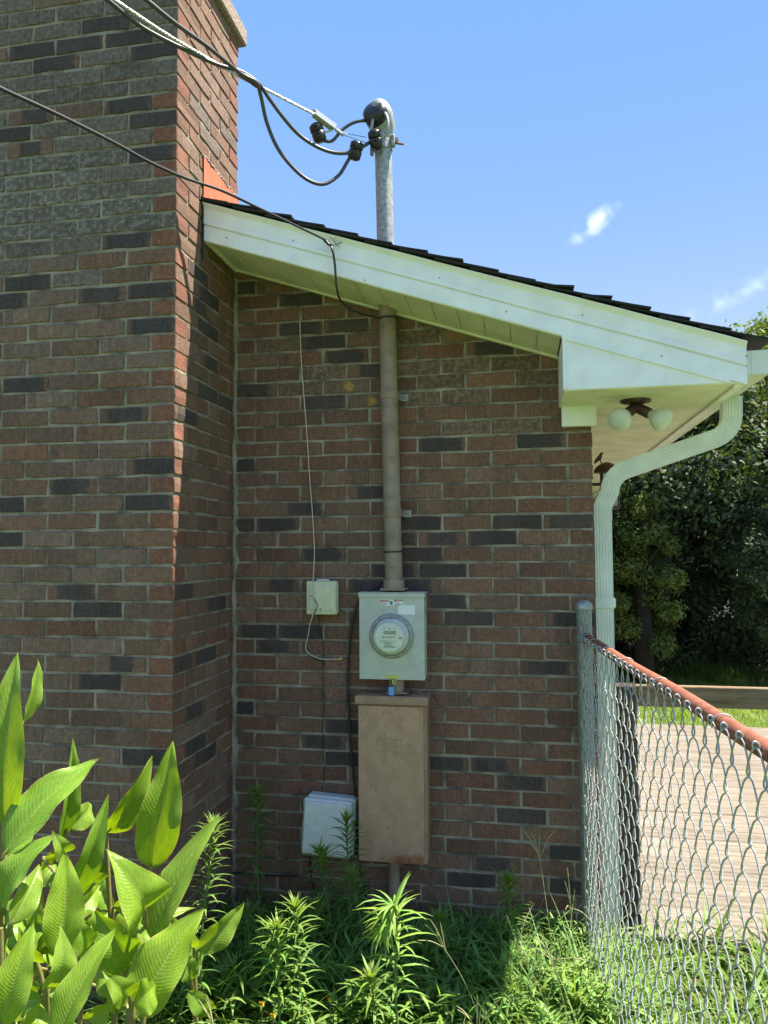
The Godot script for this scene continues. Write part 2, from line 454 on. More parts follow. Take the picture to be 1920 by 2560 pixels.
func brick_atlas() -> void:
	var r := RandomNumberGenerator.new()
	r.seed = 77
	var w := CELL_W * 8
	var h := CELL_H * 16
	var f := FastNoiseLite.new(); f.seed = 1; f.frequency = 0.22; f.fractal_octaves = 3
	var fine := f.get_image(w, h).get_data()
	f = FastNoiseLite.new(); f.seed = 2; f.frequency = 0.05; f.fractal_octaves = 4
	var blot := f.get_image(w, h).get_data()
	f = FastNoiseLite.new(); f.seed = 3; f.frequency = 0.35; f.fractal_octaves = 2
	var pit := f.get_image(w, h).get_data()
	f = FastNoiseLite.new(); f.seed = 4; f.frequency = 0.16; f.fractal_octaves = 2
	var drag := f.get_image(w, 24).get_data()
	var out := PackedByteArray(); out.resize(w * h * 3)
	var hi := PackedByteArray(); hi.resize(w * h)
	var lut := PackedByteArray(); lut.resize(1025)
	for i in 1025: lut[i] = int(clampf(Color(i / 1024.0, 0, 0).linear_to_srgb().r * 255.0, 0, 255))
	for cell in 128:
		var kind := "N"
		for k in KINDS:
			if cell >= KINDS[k][0] and cell < KINDS[k][0] + KINDS[k][1]: kind = k
		var body := Vector3(0.225, 0.098, 0.060)        # fired clay, seen on worn edges
		var skin := Vector3(0.225, 0.158, 0.112)      # sanded face
		match kind:
			"N": skin = [Vector3(0.196, 0.104, 0.068), Vector3(0.180, 0.105, 0.073), Vector3(0.198, 0.112, 0.075), Vector3(0.172, 0.094, 0.062)][cell % 4]
			"P": skin = [Vector3(0.188, 0.120, 0.087), Vector3(0.200, 0.127, 0.093), Vector3(0.188, 0.109, 0.075), Vector3(0.194, 0.116, 0.081)][cell % 4]
			"R": skin = Vector3(0.190, 0.092, 0.060).lerp(Vector3(0.165, 0.082, 0.054), r.randf())
			"H": skin = Vector3(0.225, 0.090, 0.054).lerp(Vector3(0.188, 0.088, 0.058), r.randf())
			"D": skin = Vector3(0.060, 0.048, 0.047).lerp(Vector3(0.080, 0.058, 0.050), r.randf())
			"X": skin = Vector3(0.160, 0.088, 0.062)
			"G": skin = Vector3(0.125, 0.098, 0.082).lerp(Vector3(0.150, 0.110, 0.088), r.randf())
			"L": skin = Vector3(0.145, 0.115, 0.096)
			"S": skin = Vector3(0.150, 0.096, 0.068)
			"Y": skin = Vector3(0.165, 0.108, 0.076)
		skin *= r.randf_range(0.86, 1.16)
		# kiln flashes: blocks of another tone with upright borders
		var cuts := [r.randf_range(0.12, 0.45), r.randf_range(0.5, 0.88)]
		var tone := [r.randf_range(0.86, 1.14), r.randf_range(0.9, 1.1), r.randf_range(0.84, 1.12)]
		var dark_from := 2.0
		var dark_to := 3.0
		if kind == "X":
			dark_from = r.randf_range(0.05, 0.35); dark_to = r.randf_range(0.68, 1.05)
		if kind == "D":
			dark_from = -0.2 if r.randf() < 0.55 else r.randf_range(0.02, 0.2)
			dark_to = 1.2 if r.randf() < 0.6 else r.randf_range(0.8, 0.97)
		var ends := Vector3(0.155, 0.086, 0.060)
		var oy := r.randi() % 20
		for y in CELL_H:
			for x in CELL_W:
				var px := (cell % 8) * CELL_W + x
				var py := (cell / 8) * CELL_H + y
				var at := py * w + px
				var u := x / float(CELL_W - 1)
				var t := y / float(CELL_H - 1)
				var n1 := fine[at] / 255.0
				var n2 := blot[at] / 255.0
				var n3 := pit[at] / 255.0
				var n4 := drag[((oy + y / 14) % 24) * w + px] / 255.0
				var c := skin
				var wob := u + (n2 - 0.5) * 0.08
				var k: float = tone[0] if wob < cuts[0] else (tone[1] if wob < cuts[1] else tone[2])
				if kind == "X":
					var q := smoothstep(dark_from - 0.06, dark_from + 0.04, wob) * (1.0 - smoothstep(dark_to - 0.04, dark_to + 0.06, wob))
					c = c.lerp(Vector3(0.062, 0.049, 0.047), q * 0.9)
				elif kind == "D":
					var q := smoothstep(dark_from - 0.05, dark_from + 0.05, wob) * (1.0 - smoothstep(dark_to - 0.05, dark_to + 0.05, wob))
					c = ends.lerp(c, q)
				# worn arris shows the red body
				var e := minf(minf(u, 1.0 - u) * 3.3, minf(t, 1.0 - t))
				if e < 0.12 and kind != "L":
					c = c.lerp(body * (0.6 if kind == "D" else 0.95), clampf((0.12 - e) * 7.0, 0, 1) * clampf(n1 * 1.8 - 0.35, 0, 1) * 0.75)
				c *= k * (0.62 + 0.76 * n1) * (0.80 + 0.4 * n4) * (0.78 + 0.44 * n2)
				var height := 0.45 + 0.35 * (n1 - 0.5) + 0.2 * (n4 - 0.5)
				if n3 > 0.70:
					c *= 0.42; height -= 0.35
				if kind == "L":
					if n2 > 0.58 and n3 > 0.68 - (n2 - 0.5) * 0.35: c = c.lerp(Vector3(0.44, 0.455, 0.43), clampf((n3 - 0.60) * 8.0, 0, 0.8))
				elif kind == "S":
					if n2 > 0.55 and n3 > 0.72: c = c.lerp(Vector3(0.50, 0.47, 0.38), 0.8)
				elif kind == "G":
					if n3 > 0.76 and n2 > 0.5: c = Vector3(0.4, 0.41, 0.4)
				elif kind == "Y":
					var d := Vector2((u - 0.55) * 3.6, (t - 0.5)).length() + (n2 - 0.5) * 0.5 + (n1 - 0.5) * 0.5
					if d < 0.42: c = c.lerp(Vector3(0.62, 0.36, 0.05), clampf((0.42 - d) * 3.0, 0, 0.55))
				elif n3 < 0.16 and n1 > 0.62:
					c = c.lerp(Vector3(0.5, 0.5, 0.46), 0.7)
				var o := at * 3
				out[o] = lut[int(clampf(c.x, 0, 1) * 1024)]
				out[o + 1] = lut[int(clampf(c.y, 0, 1) * 1024)]
				out[o + 2] = lut[int(clampf(c.z, 0, 1) * 1024)]
				hi[at] = int(clampf(height, 0, 1) * 255)
	var m := mat("brick", Color.WHITE, 0.92)
	m.albedo_texture = ImageTexture.create_from_image(Image.create_from_data(w, h, false, Image.FORMAT_RGB8, out))
	m.heightmap_enabled = true
	m.heightmap_texture = ImageTexture.create_from_image(Image.create_from_data(w, h, false, Image.FORMAT_L8, hi))
	m.heightmap_scale = 0.22

func cell_of(kind: String) -> int:
	var k: Array = KINDS[kind]
	return k[0] + rng.randi() % int(k[1])

# one brick: front face at z = 0, centred on x and y, running back by depth; the face texture of the ends may differ
func brick_shape(w: float, h: float, depth: float, cell: int, end_cell: int) -> ArrayMesh:
	var key := [int(w * 1000), int(depth * 1000), cell, end_cell]
	if brick_cache.has(key): return brick_cache[key]
	var r := RandomNumberGenerator.new()
	r.seed = cell * 131 + int(w * 1000) + end_cell * 7
	var ring := []
	var hx := w / 2; var hy := h / 2
	for q in [[-1, -1], [-0.33, -1], [0.33, -1], [1, -1], [1, 0], [1, 1], [0.33, 1], [-0.33, 1], [-1, 1], [-1, 0]]:
		ring.append(Vector2(q[0] * hx, q[1] * hy) + Vector2(r.randf_range(-0.0018, 0.0016), r.randf_range(-0.0020, 0.0018)))
	# a chipped arris here and there
	for k in 2:
		if r.randf() < 0.4:
			var q := r.randi() % ring.size()
			ring[q] = ring[q] * Vector2(1.0 - r.randf_range(0.01, 0.03), 1.0 - r.randf_range(0.04, 0.14))
	var mb := MB.new()
	var c0 := Vector2((cell % 8) / 8.0, (cell / 8) / 16.0)
	var c1 := Vector2((end_cell % 8) / 8.0, (end_cell / 8) / 16.0)
	var at := func(o: Vector2, u: float, t: float): return o + Vector2(clampf(u, 0.02, 0.98) / 8.0, clampf(t, 0.04, 0.96) / 16.0)
	var span := maxf(w, 0.2)
	var tilt := Vector2(r.randf_range(-0.008, 0.008), r.randf_range(-0.020, 0.020))
	var front := []
	var cnt := ring.size()
	for i in cnt:
		var p: Vector2 = ring[i] - Vector2(signf(ring[i].x) * (0.0026 if absf(ring[i].x) > hx * 0.8 else 0.0), signf(ring[i].y) * (0.0026 if absf(ring[i].y) > hy * 0.8 else 0.0))
		front.append(Vector3(p.x, p.y, tilt.x * p.x + tilt.y * p.y))
	var nf := Vector3(-tilt.x, -tilt.y, 1).normalized()
	var mid := mb.vert(Vector3.ZERO, nf, at.call(c0, 0.5, 0.5))
	for i in cnt: mb.vert(front[i], nf, at.call(c0, front[i].x / span + 0.5, 0.5 - front[i].y / h))
	for i in cnt: mb.face(mid, mid + 1 + i, mid + 1 + (i + 1) % cnt)
	for i in cnt:
		var j := (i + 1) % cnt
		var a: Vector2 = ring[i]; var b: Vector2 = ring[j]
		var o := Vector3((b - a).y, -(b - a).x, 0).normalized()
		var ar := Vector3(a.x, a.y, -0.003); var br := Vector3(b.x, b.y, -0.003)
		mb.quad(front[i], front[j], br, ar, (o + Vector3(0, 0, 1)).normalized(), [at.call(c0, front[i].x / span + 0.5, 0.5 - front[i].y / h), at.call(c0, front[j].x / span + 0.5, 0.5 - front[j].y / h), at.call(c0, b.x / span + 0.5, 0.5 - b.y / h), at.call(c0, a.x / span + 0.5, 0.5 - a.y / h)])
		var ab := Vector3(a.x, a.y, -depth); var bb := Vector3(b.x, b.y, -depth)
		if absf(o.x) > 0.7:
			var d := depth / maxf(depth, 0.2)
			mb.quad(ar, br, bb, ab, o, [at.call(c1, 0.02, 0.5 - a.y / h), at.call(c1, 0.02, 0.5 - b.y / h), at.call(c1, d, 0.5 - b.y / h), at.call(c1, d, 0.5 - a.y / h)])
		else:
			mb.quad(ar, br, bb, ab, o, [at.call(c0, a.x / span + 0.5, 0.1), at.call(c0, b.x / span + 0.5, 0.1), at.call(c0, b.x / span + 0.5, 0.4), at.call(c0, a.x / span + 0.5, 0.4)])
	brick_cache[key] = mb.mesh()
	return brick_cache[key]

func lay(parent: Node3D, shape: ArrayMesh, pos: Vector3, turn := 0.0) -> MeshInstance3D:
	var o := MeshInstance3D.new()
	o.name = "brick"
	o.mesh = shape
	o.material_override = M.brick
	parent.add_child(o, true)
	o.position = pos + Vector3(rng.randf_range(-0.0012, 0.0012), rng.randf_range(-0.0018, 0.0018), 0)
	o.rotation = Vector3(0, turn, rng.randf_range(-0.007, 0.007))
	return o

# a rough sheet of mortar: origin o, spanned by a and b, pushed out and in along nrm
func mortar_sheet(mb: MB, o: Vector3, a: Vector3, b: Vector3, nrm: Vector3, step: float, amp: float, sd: int, sloped := false) -> void:
	var f := FastNoiseLite.new(); f.seed = sd; f.frequency = 9.0; f.fractal_octaves = 3
	var nu := int(a.length() / step) + 1
	var nv := int(b.length() / step) + 1
	var base := mb.v.size()
	var au := a.normalized(); var bv := b.normalized()
	var e := step * 0.5
	var put := func(p: Vector3): return f.get_noise_3dv(p * 1.0) * amp
	for j in nv + 1:
		for i in nu + 1:
			var p := o + a * (float(i) / nu) + b * (float(j) / nv)
			if sloped: p.y = minf(p.y, soffit_y(p.x) + 0.05)
			var z: float = put.call(p)
			var gx: float = (put.call(p + au * e) - z) / e
			var gy: float = (put.call(p + bv * e) - z) / e
			mb.vert(p + nrm * z, (nrm - au * gx - bv * gy).normalized(), Vector2.ZERO)
	for j in nv:
		for i in nu:
			var k := base + j * (nu + 1) + i
			mb.face(k, k + 1, k + nu + 2)
			mb.face(k, k + nu + 2, k + nu + 1)

func soffit_y(x: float) -> float:
	return 2.987 - PITCH * (x - XC)

const GABLE_TONE := {
	"0,0": "D", "0,2": "Y", "0,1": "S", "0,4": "S", "-1,2": "D", "-1,3": "Y", "-1,4": "S", "-1,5": "S", "1,3": "X", "1,2": "S", "2,2": "D", "2,5": "D", "2,6": "S", "3,2": "D", "3,1": "S", "3,4": "S", "4,1": "D", "4,2": "D", "6,1": "D", "7,0": "D", "1,5": "S", "1,6": "S", "1,4": "S", "0,6": "S", "-3,5": "S", "-3,6": "S",
	"-4,4": "D", "-4,6": "D", "-4,7": "R", "-5,0": "D", "-7,3": "X", "-8,1": "X", "-8,6": "R", "-8,7": "R", "-9,0": "D", "-9,1": "D", "-9,4": "D", "-9,6": "D", "-9,7": "D", "-10,3": "X", "-10,4": "X", "-10,5": "D", "-10,7": "R",
	"-11,2": "D", "-11,4": "D", "-12,3": "D", "-12,4": "D", "-13,1": "X", "-13,3": "X", "-13,4": "X", "-13,7": "R", "-14,4": "X", "-15,5": "D", "-15,7": "D", "-16,0": "D", "-16,1": "D", "-17,1": "X", "-17,0": "R", "-18,6": "X", "-21,0": "D", "-22,2": "D", "-22,0": "R", "-23,2": "X", "-24,2": "D", "-24,4": "X", "-24,5": "X", "-24,6": "R", "-25,6": "X", "-26,5": "R", "-26,6": "R", "-27,6": "D", "-28,5": "R", "-29,7": "D", "-30,5": "X", "-31,5": "D", "-31,7": "D"}
const FRONT_TONE := {
	"7,1": "D", "5,3": "D", "4,1": "D", "4,2": "X", "4,4": "D", "2,1": "D", "-1,3": "D", "-3,1": "X", "-6,1": "D", "-7,2": "X", "-8,1": "D", "-8,4": "D", "-10,4": "D", "-13,2": "X", "-14,2": "D", "-17,1": "X", "-18,2": "D", "-22,1": "D",
	"18,1": "D", "18,3": "D", "19,1": "D", "19,2": "D", "19,3": "D", "20,2": "D", "15,1": "D", "15,3": "X", "14,1": "D", "14,4": "D", "13,3": "X", "12,1": "D"}
const SIDE_TONE := {"-1,1": "D", "-1,2": "D", "-3,0": "D", "1,1": "X", "3,1": "D", "6,1": "D", "4,1": "X", "5,1": "D", "-13,0": "D", "-14,2": "D", "-17,0": "D", "-17,1": "D", "-20,1": "X", "-22,1": "D", "16,1": "G", "15,1": "G", "17,2": "G", "-23,1": "D"}

func pick(table: Dictionary, r: int, j: int, fallback: String) -> String:
	return table.get("%d,%d" % [r, j], fallback)

func plain_kind(r: int) -> String:
	var q := rng.randf()
	if q < 0.93: return "N"
	return "R"

func chimney() -> void:
	var root := thing("brick_chimney", "tall dark brown brick chimney rising past the roof at left", "chimney", Vector3(XC - 0.8, 0, 0.27))
	var core := MB.new()
	var d := 0.0045
	var low := 0.0
	var top := 4.09
	mortar_sheet(core, V(XC - 1.62, low, ZC - d), V(1.62 - d, 0, 0), V(0, top, 0), V(0, 0, 1), 0.017, 0.0035, 3)
	mortar_sheet(core, V(XC - d, low, ZC - d), V(0, 0, ZB - ZC + 2 * d), V(0, top, 0), V(1, 0, 0), 0.017, 0.0028, 4)
	core.quad(V(XC - 1.62, low, ZB + d), V(XC - d, low, ZB + d), V(XC - d, top, ZB + d), V(XC - 1.62, top, ZB + d), V(0, 0, -1))
	core.quad(V(XC - 1.62, low, ZB + d), V(XC - 1.62, low, ZC - d), V(XC - 1.62, top, ZC - d), V(XC - 1.62, top, ZB + d), V(-1, 0, 0))
	core.quad(V(XC - 1.62, top, ZB + d), V(XC - d, top, ZB + d), V(XC - d, top, ZC - d), V(XC - 1.62, top, ZC - d), V(0, 1, 0))
	part("mortar", core, M.mortar, root)
	var rest := SurfaceTool.new()
	var hh := COURSE - 0.0105
	for r in range(-36, 25):
		var y := ROW0 + r * COURSE
		var even := posmod(r, 2) == 0
		var near := r > -23 and r < 22
		# front face, counted from the corner leftwards
		var x := XC
		var j := 1 if even else 0
		while x > XC - 1.60:
			var w := 0.0972 if j == 0 else UNIT - 0.0110
			var depth := 0.09
			if j == 0: depth = UNIT - 0.0105
			elif j == 1 and even: depth = 0.0972
			var kind := "H" if j == 0 else ("P" if rng.randf() < 0.74 else plain_kind(r))
			if j > 0 and r < -14: kind = plain_kind(r) if rng.randf() < 0.7 else "P"
			if j > 0:
				if r >= 14 and kind != "D": kind = "G" if rng.randf() < 0.85 else "P"
				elif r >= 7: kind = "L" if rng.randf() < (0.75 if r >= 8 and r <= 12 else 0.35) else "G"
				elif r >= 4: kind = "G" if rng.randf() < 0.4 else kind
			if j == 0 and r > 16: kind = "G"
			kind = pick(FRONT_TONE, r, j, kind)
			var end_kind := "H"
			if j == 0: end_kind = pick(SIDE_TONE, r, 0, "P" if rng.randf() < 0.8 else "N")
			var shape := brick_shape(w, hh, depth, cell_of(kind), cell_of(end_kind))
			if near and x > XC - 0.86: lay(root, shape, V(x - w / 2, y, ZC) - root.position)
			else: rest.append_from(shape, 0, Transform3D(Basis.IDENTITY, V(x - w / 2, y, ZC)))
			x -= w + 0.0110
			j += 1
		# side face, after the corner brick, going back
		var z := ZC - (0.0972 if even else UNIT - 0.0105) - 0.0105
		j = 1
		while z > ZB + 0.02:
			var w := minf(UNIT - 0.0105, z - ZB)
			var kind := pick(SIDE_TONE, r, j, "P" if rng.randf() < (0.75 if r > 8 else 0.3) else plain_kind(r))
			if w < 0.12: kind = "H"
			var shape := brick_shape(w, hh, 0.09, cell_of(kind), cell_of("H"))
			if near: lay(root, shape, V(XC, y, z - w / 2) - root.position, PI / 2)
			else: rest.append_from(shape, 0, Transform3D(Basis(Vector3.UP, PI / 2), V(XC, y, z - w / 2)))
			z -= w + 0.0105
			j += 1
	var more := MeshInstance3D.new()
	more.name = "bricks"
	more.mesh = rest.commit()
	more.material_override = M.brick
	more.set_meta("kind", "stuff")
	root.add_child(more)
	more.position = -root.position
	# projecting stone cap
	var cap := MB.new()
	var cy := 4.075
	cap.box(V(XC - 0.81 + 0.014, cy + 0.045, 0.272), V(1.648, 0.085, 0.70), 0.008)
	part("cap", cap, M.concrete, root)
	# painted step flashing, its top edge torn and buttered with sealant
	var fl := MB.new()
	var f := FastNoiseLite.new(); f.seed = 9; f.frequency = 24.0
	var n := 26
	for i in n:
		var z0 := lerpf(0.352, ZB - 0.004, float(i) / n)
		var z1 := lerpf(0.352, ZB - 0.004, float(i + 1) / n)
		var t0 := 3.335 + f.get_noise_1d(z0 * 3.0) * 0.018
		var t1 := 3.335 + f.get_noise_1d(z1 * 3.0) * 0.018
		var x0 := XC + 0.004 + 0.002 * sin(z0 * 40.0)
		var x1 := XC + 0.004 + 0.002 * sin(z1 * 40.0)
		fl.quad(V(x0, 3.05, z0), V(x1, 3.05, z1), V(x1, t1, z1), V(x0, t0, z0), V(1, 0, 0))
		fl.quad(V(x0 - 0.003, t0, z0), V(x1 - 0.003, t1, z1), V(x1, t1, z1), V(x0, t0, z0), V(0, 1, 0))
	part("flashing", fl, M.flashing_paint, root, "orange painted metal flashing with a ragged top edge")
	var ca := MB.new()
	var path := []
	var rad := []
	for i in 40:
		var z := lerpf(0.356, ZB, i / 39.0)
		path.append(V(XC + 0.003, 3.338 + f.get_noise_1d(z * 3.0) * 0.018, z))
		rad.append(0.0035 + 0.0025 * f.get_noise_1d(z * 9.0 + 50))
	ca.tube(path, rad, 6)
	path = []; rad = []
	for i in 30:
		var y := lerpf(2.90, 3.17, i / 29.0)
		path.append(V(XC + 0.004 + 0.002 * f.get_noise_1d(y * 7), y, 0.358 + 0.006 * f.get_noise_1d(y * 5)))
		rad.append(0.004 + 0.002 * f.get_noise_1d(y * 9))
	part("sealant", ca, M.caulk, root)
	var tar_black := MB.new()  # black strip drawn in for the shaded gap between chimney and fascia
	tar_black.tube(path, rad, 6)
	part("gap_shade", tar_black, M.tar_black, root)

func house() -> void:
	var root := thing("brick_house", "low brown brick house gable with white rake trim and sloping roof", "house", Vector3(0.5, 0, -0.05))
	var hh := COURSE - 0.0105
	var d := 0.0045
	# gable wall: rough mortar in front, block work behind, bricks laid into it
	var wall := MB.new()
	mortar_sheet(wall, V(XC - 0.05, 0, -d), V(XR - d - XC + 0.05, 0, 0), V(0, 3.0, 0), V(0, 0, 1), 0.017, 0.0040, 7, true)
	mortar_sheet(wall, V(XR - d, 0, -d), V(0, 0, -0.7), V(0, 2.42, 0), V(1, 0, 0), 0.03, 0.003, 8)
	var ridge_x := -2.6
	var ridge_y := soffit_y(ridge_x) + 0.05
	var poly := PackedVector2Array([Vector2(-6.4, 0), Vector2(XR - d - 0.002, 0), Vector2(XR - d - 0.002, soffit_y(XR) + 0.06), Vector2(ridge_x, ridge_y), Vector2(-6.4, soffit_y(XR) + 0.06)])
	wall.prism(poly, -0.2, -0.014)
	wall.box(V(XR - d - 0.10, 1.2, -4.4), V(0.19, 2.4, 8.4), 0.0)
	wall.box(V(-6.3, 1.2, -4.4), V(0.19, 2.4, 8.4), 0.0)
	wall.box(V(-2.5, 1.2, -8.7), V(7.6, 2.4, 0.19), 0.0)
	var gw := part("gable_wall", wall, M.mortar, root)
	var shift := gw.position + root.position
	var rest := SurfaceTool.new()
	for r in range(-35, 11):
		var y := ROW0 + r * COURSE
		var even := posmod(r, 2) == 0
		var x := XC - 0.001
		var j := 0
		while x < XR - 0.02:
			var stop: float
			if even: stop = UNIT * j - 0.0055
			else: stop = UNIT * (j - 0.5) - 0.0055
			stop = minf(stop, XR)
			var a := maxf(x, XC + 0.004)
			var w := stop - a
			if y - hh / 2 < soffit_y(a) + 0.03 and w > 0.03:
				var kind := pick(GABLE_TONE, r, j, plain_kind(r))
				var depth := 0.09
				if stop >= XR - 0.001: depth = 0.0972 if w > 0.15 else UNIT - 0.0105
				var shape := brick_shape(w, hh, depth, cell_of(kind), cell_of("R"))
				if r > -32: lay(gw, shape, V(a + w / 2, y, 0.0) - shift)
				else: rest.append_from(shape, 0, Transform3D(Basis.IDENTITY, V(a + w / 2, y, 0.0)))
			x = stop + 0.0110
			j += 1
	var more := MeshInstance3D.new()
	more.name = "bricks"
	more.mesh = rest.commit()
	more.material_override = M.brick
	more.set_meta("kind", "stuff")
	root.add_child(more)
	more.position = -root.position
	# mortar smeared down the inside corner against the chimney
	var sm := MB.new()
	var f := FastNoiseLite.new(); f.seed = 31; f.frequency = 7.0; f.fractal_octaves = 3
	var rows := 230
	var base := 0
	for i in rows + 1:
		var y := 2.95 * i / rows
		var wx := 0.010 + 0.026 * maxf(0.0, f.get_noise_2d(y * 1.3, 3.0) + 0.12)
		var wz := 0.006 + 0.016 * maxf(0.0, f.get_noise_2d(y * 1.1, 9.0) + 0.05)
		for q in [[0.0, wz + 0.004, 1.0], [0.004, wz * 0.6 + 0.004, 0.9], [0.006, 0.0065, 0.7], [wx * 0.6 + 0.004, 0.006, 0.3], [wx + 0.006, -0.006, 0.1]]:
			var jit := f.get_noise_3d(y * 6.0, q[0] * 90.0, 5.0) * 0.003
			sm.vert(V(XC + 0.0015 + q[0] + jit * 0.5, y, q[1] + jit * 0.5), Vector3(q[2], 0.15 * f.get_noise_1d(y * 9.0), 1.1 - q[2]).normalized(), Vector2.ZERO)
	for i in rows:
		for k in 4:
			var q := base + i * 5 + k
			sm.face(q, q + 1, q + 6); sm.face(q, q + 6, q + 5)
	part("corner_mortar", sm, M.mortar, root, "rough mortar smeared down the inside corner")
	roof(root, ridge_x)

func roof(root: Node3D, ridge_x: float) -> void:
	var up := Vector3(1, -PITCH, 0).normalized()         # down the slope
	var nrm := Vector3(PITCH, 1, 0).normalized()
	var deck := MB.new()
	var y_of := func(x: float): return 3.137 - PITCH * (x - XC)
	var xe := 1.848
	# roof boards on both slopes
	var thick := 0.025
	deck.prism(PackedVector2Array([Vector2(ridge_x, y_of.call(ridge_x)), Vector2(xe, y_of.call(xe)), Vector2(xe, y_of.call(xe) - thick), Vector2(ridge_x, y_of.call(ridge_x) - thick)]), -9.0, 0.34)
	var lx := 2 * ridge_x - xe
	deck.prism(PackedVector2Array([Vector2(lx, y_of.call(xe)), Vector2(ridge_x, y_of.call(ridge_x)), Vector2(ridge_x, y_of.call(ridge_x) - thick), Vector2(lx, y_of.call(xe) - thick)]), -9.0, 0.34)
	var rf := part("roof", deck, M.tar_black, root)
	# shingle courses: each overlaps the next one down the slope, uneven along the rake
	var f := FastNoiseLite.new(); f.seed = 14; f.frequency = 1.0
	var len := 0.142
	var s := -0.03
	var shingles := 0
	var total := (xe - XC) / up.x
	while s < total + 0.01:
		var mb := MB.new()
		var a := V(XC, y_of.call(XC) + 0.002, 0) + up * s
		var e := len * 1.75
		var lift := 0.010 + 0.006 * rng.randf()
		var curl := 0.004 * rng.randf() + (0.010 if s > 1.35 and s < 1.62 else 0.0)
		var zf := 0.372 + rng.randf_range(-0.004, 0.010)
		var up_end := a - up * (e - len)
		var p0 := up_end + nrm * 0.004
		var p1 := a + up * (len * 0.5) + nrm * (0.006 + lift * 0.7)
		var p2 := a + up * len + nrm * (0.006 + lift + curl)
		var th := nrm * 0.0065
		for q in [[p0, p1], [p1, p2]]:
			var b0: Vector3 = q[0]; var b1: Vector3 = q[1]
			var z0 := V(0, 0, zf); var z1 := V(0, 0, -8.9)
			mb.quad(b0 + th + z0, b1 + th + z0, b1 + th + z1, b0 + th + z1, nrm)
			mb.quad(b0 + z0, b1 + z0, b1 + z1, b0 + z1, -nrm)
			mb.quad(b0 + z0, b1 + z0, b1 + th + z0, b0 + th + z0, V(0, 0, 1))
		mb.quad(p2 + V(0, 0, zf), p2 + th + V(0, 0, zf), p2 + th + V(0, 0, -8.9), p2 + V(0, 0, -8.9), up)
		part("shingle", mb, M.shingle, rf)
		s += len
		shingles += 1
	# rake fascia: bent metal wrap with a ribbed band, running down the slope
	var prof := [[0.0, -0.012], [0.0, 0.0], [0.060, 0.0], [0.062, -0.006], [0.066, -0.006], [0.068, 0.004], [0.086, 0.004], [0.090, 0.0], [0.132, 0.0], [0.139, 0.006], [0.149, 0.016], [0.152, 0.016]]
	var fa := MB.new()
	var zf := 0.35
	var cut := 0.30
	for seg in [[XC + 0.006, XC + cut - 0.002], [XC + cut - 0.018, xe]]:
		var lift := 0.0 if seg[0] > XC + 0.1 else -0.0012
		var parts := 1 if seg[0] < XC + 0.1 else 24
		for k in parts:
			var xa: float = lerpf(seg[0], seg[1], float(k) / parts)
			var xb: float = lerpf(seg[0], seg[1], float(k + 1) / parts)
			for i in prof.size() - 1:
				var lo: Array = prof[i]; var hi: Array = prof[i + 1]
				var pts := []
				for q in [[xa, lo], [xb, lo], [xb, hi], [xa, hi]]:
					var h: float = q[1][0]
					var oil := 0.0016 * sin(q[0] * 9.0) * sin(h * 30.0) + 0.0022 * f.get_noise_2d(q[0] * 3.0, h * 4.0)
					if h > 0.13: oil += 0.005 * f.get_noise_1d(q[0] * 4.0)
					pts.append(V(q[0], soffit_y(q[0]) + h, zf + lift + q[1][1] + oil))
				fa.quad(pts[0], pts[1], pts[2], pts[3], V(0, 0.2, 1))
	# end return at the eave
	fa.quad(V(xe, soffit_y(xe), zf), V(xe, soffit_y(xe) + 0.14, zf), V(xe, soffit_y(xe) + 0.14, zf - 0.1), V(xe, soffit_y(xe), zf - 0.1), V(1, 0, 0))
	part("rake_fascia", fa, M.vinyl, root)
	var fz := rng.seed
	for k in 22:
		var nl := MB.new()
		var nx := XC + 0.12 + k * 0.092 + rng.randf_range(-0.03, 0.03)
		var nh: float = [0.030, 0.112][k % 2] + rng.randf_range(-0.02, 0.012)
		nl.lathe([Vector2(0, 0.0025), Vector2(0.0022, 0.002), Vector2(0.003, 0)], Transform3D(Basis(Vector3.RIGHT, PI / 2), V(nx, soffit_y(nx) + nh, zf)), 7)
		part("nail", nl, M.vinyl if k % 3 else M.rust, root)
	# soffit under the rake, in panels with a rib between each two
	var px := XC + 0.004
	while px < 1.20:
		var nx := minf(px + 0.102, 1.213)
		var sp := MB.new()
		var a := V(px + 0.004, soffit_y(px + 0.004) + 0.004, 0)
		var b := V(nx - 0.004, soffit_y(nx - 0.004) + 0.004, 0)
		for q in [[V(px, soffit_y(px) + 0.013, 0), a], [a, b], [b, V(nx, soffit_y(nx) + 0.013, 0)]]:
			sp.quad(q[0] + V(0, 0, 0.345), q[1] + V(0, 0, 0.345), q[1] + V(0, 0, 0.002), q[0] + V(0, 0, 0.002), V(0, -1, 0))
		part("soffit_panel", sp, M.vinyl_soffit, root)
		px = nx
	# channel that receives the panels at the wall, and the one at the fascia
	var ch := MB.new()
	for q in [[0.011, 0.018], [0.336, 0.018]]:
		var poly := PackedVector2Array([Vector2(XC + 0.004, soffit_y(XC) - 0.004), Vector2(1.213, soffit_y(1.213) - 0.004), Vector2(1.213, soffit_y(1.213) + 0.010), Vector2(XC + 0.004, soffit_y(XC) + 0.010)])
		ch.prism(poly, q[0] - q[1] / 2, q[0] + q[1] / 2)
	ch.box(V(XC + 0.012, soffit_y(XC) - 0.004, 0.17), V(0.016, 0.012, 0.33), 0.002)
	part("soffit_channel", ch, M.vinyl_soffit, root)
	# boxed cornice return at the eave corner
	var cb := MB.new()
	var cx := 1.213
	var cy := 2.309
	var xl := XC + (2.987 - 0.002 - cy) / PITCH
	cb.prism(PackedVector2Array([Vector2(cx, cy), Vector2(xl, cy), Vector2(cx, soffit_y(cx) - 0.002)]), 0.004, 0.346)
	part("cornice_return", cb, M.vinyl, root)
	var bead := MB.new()
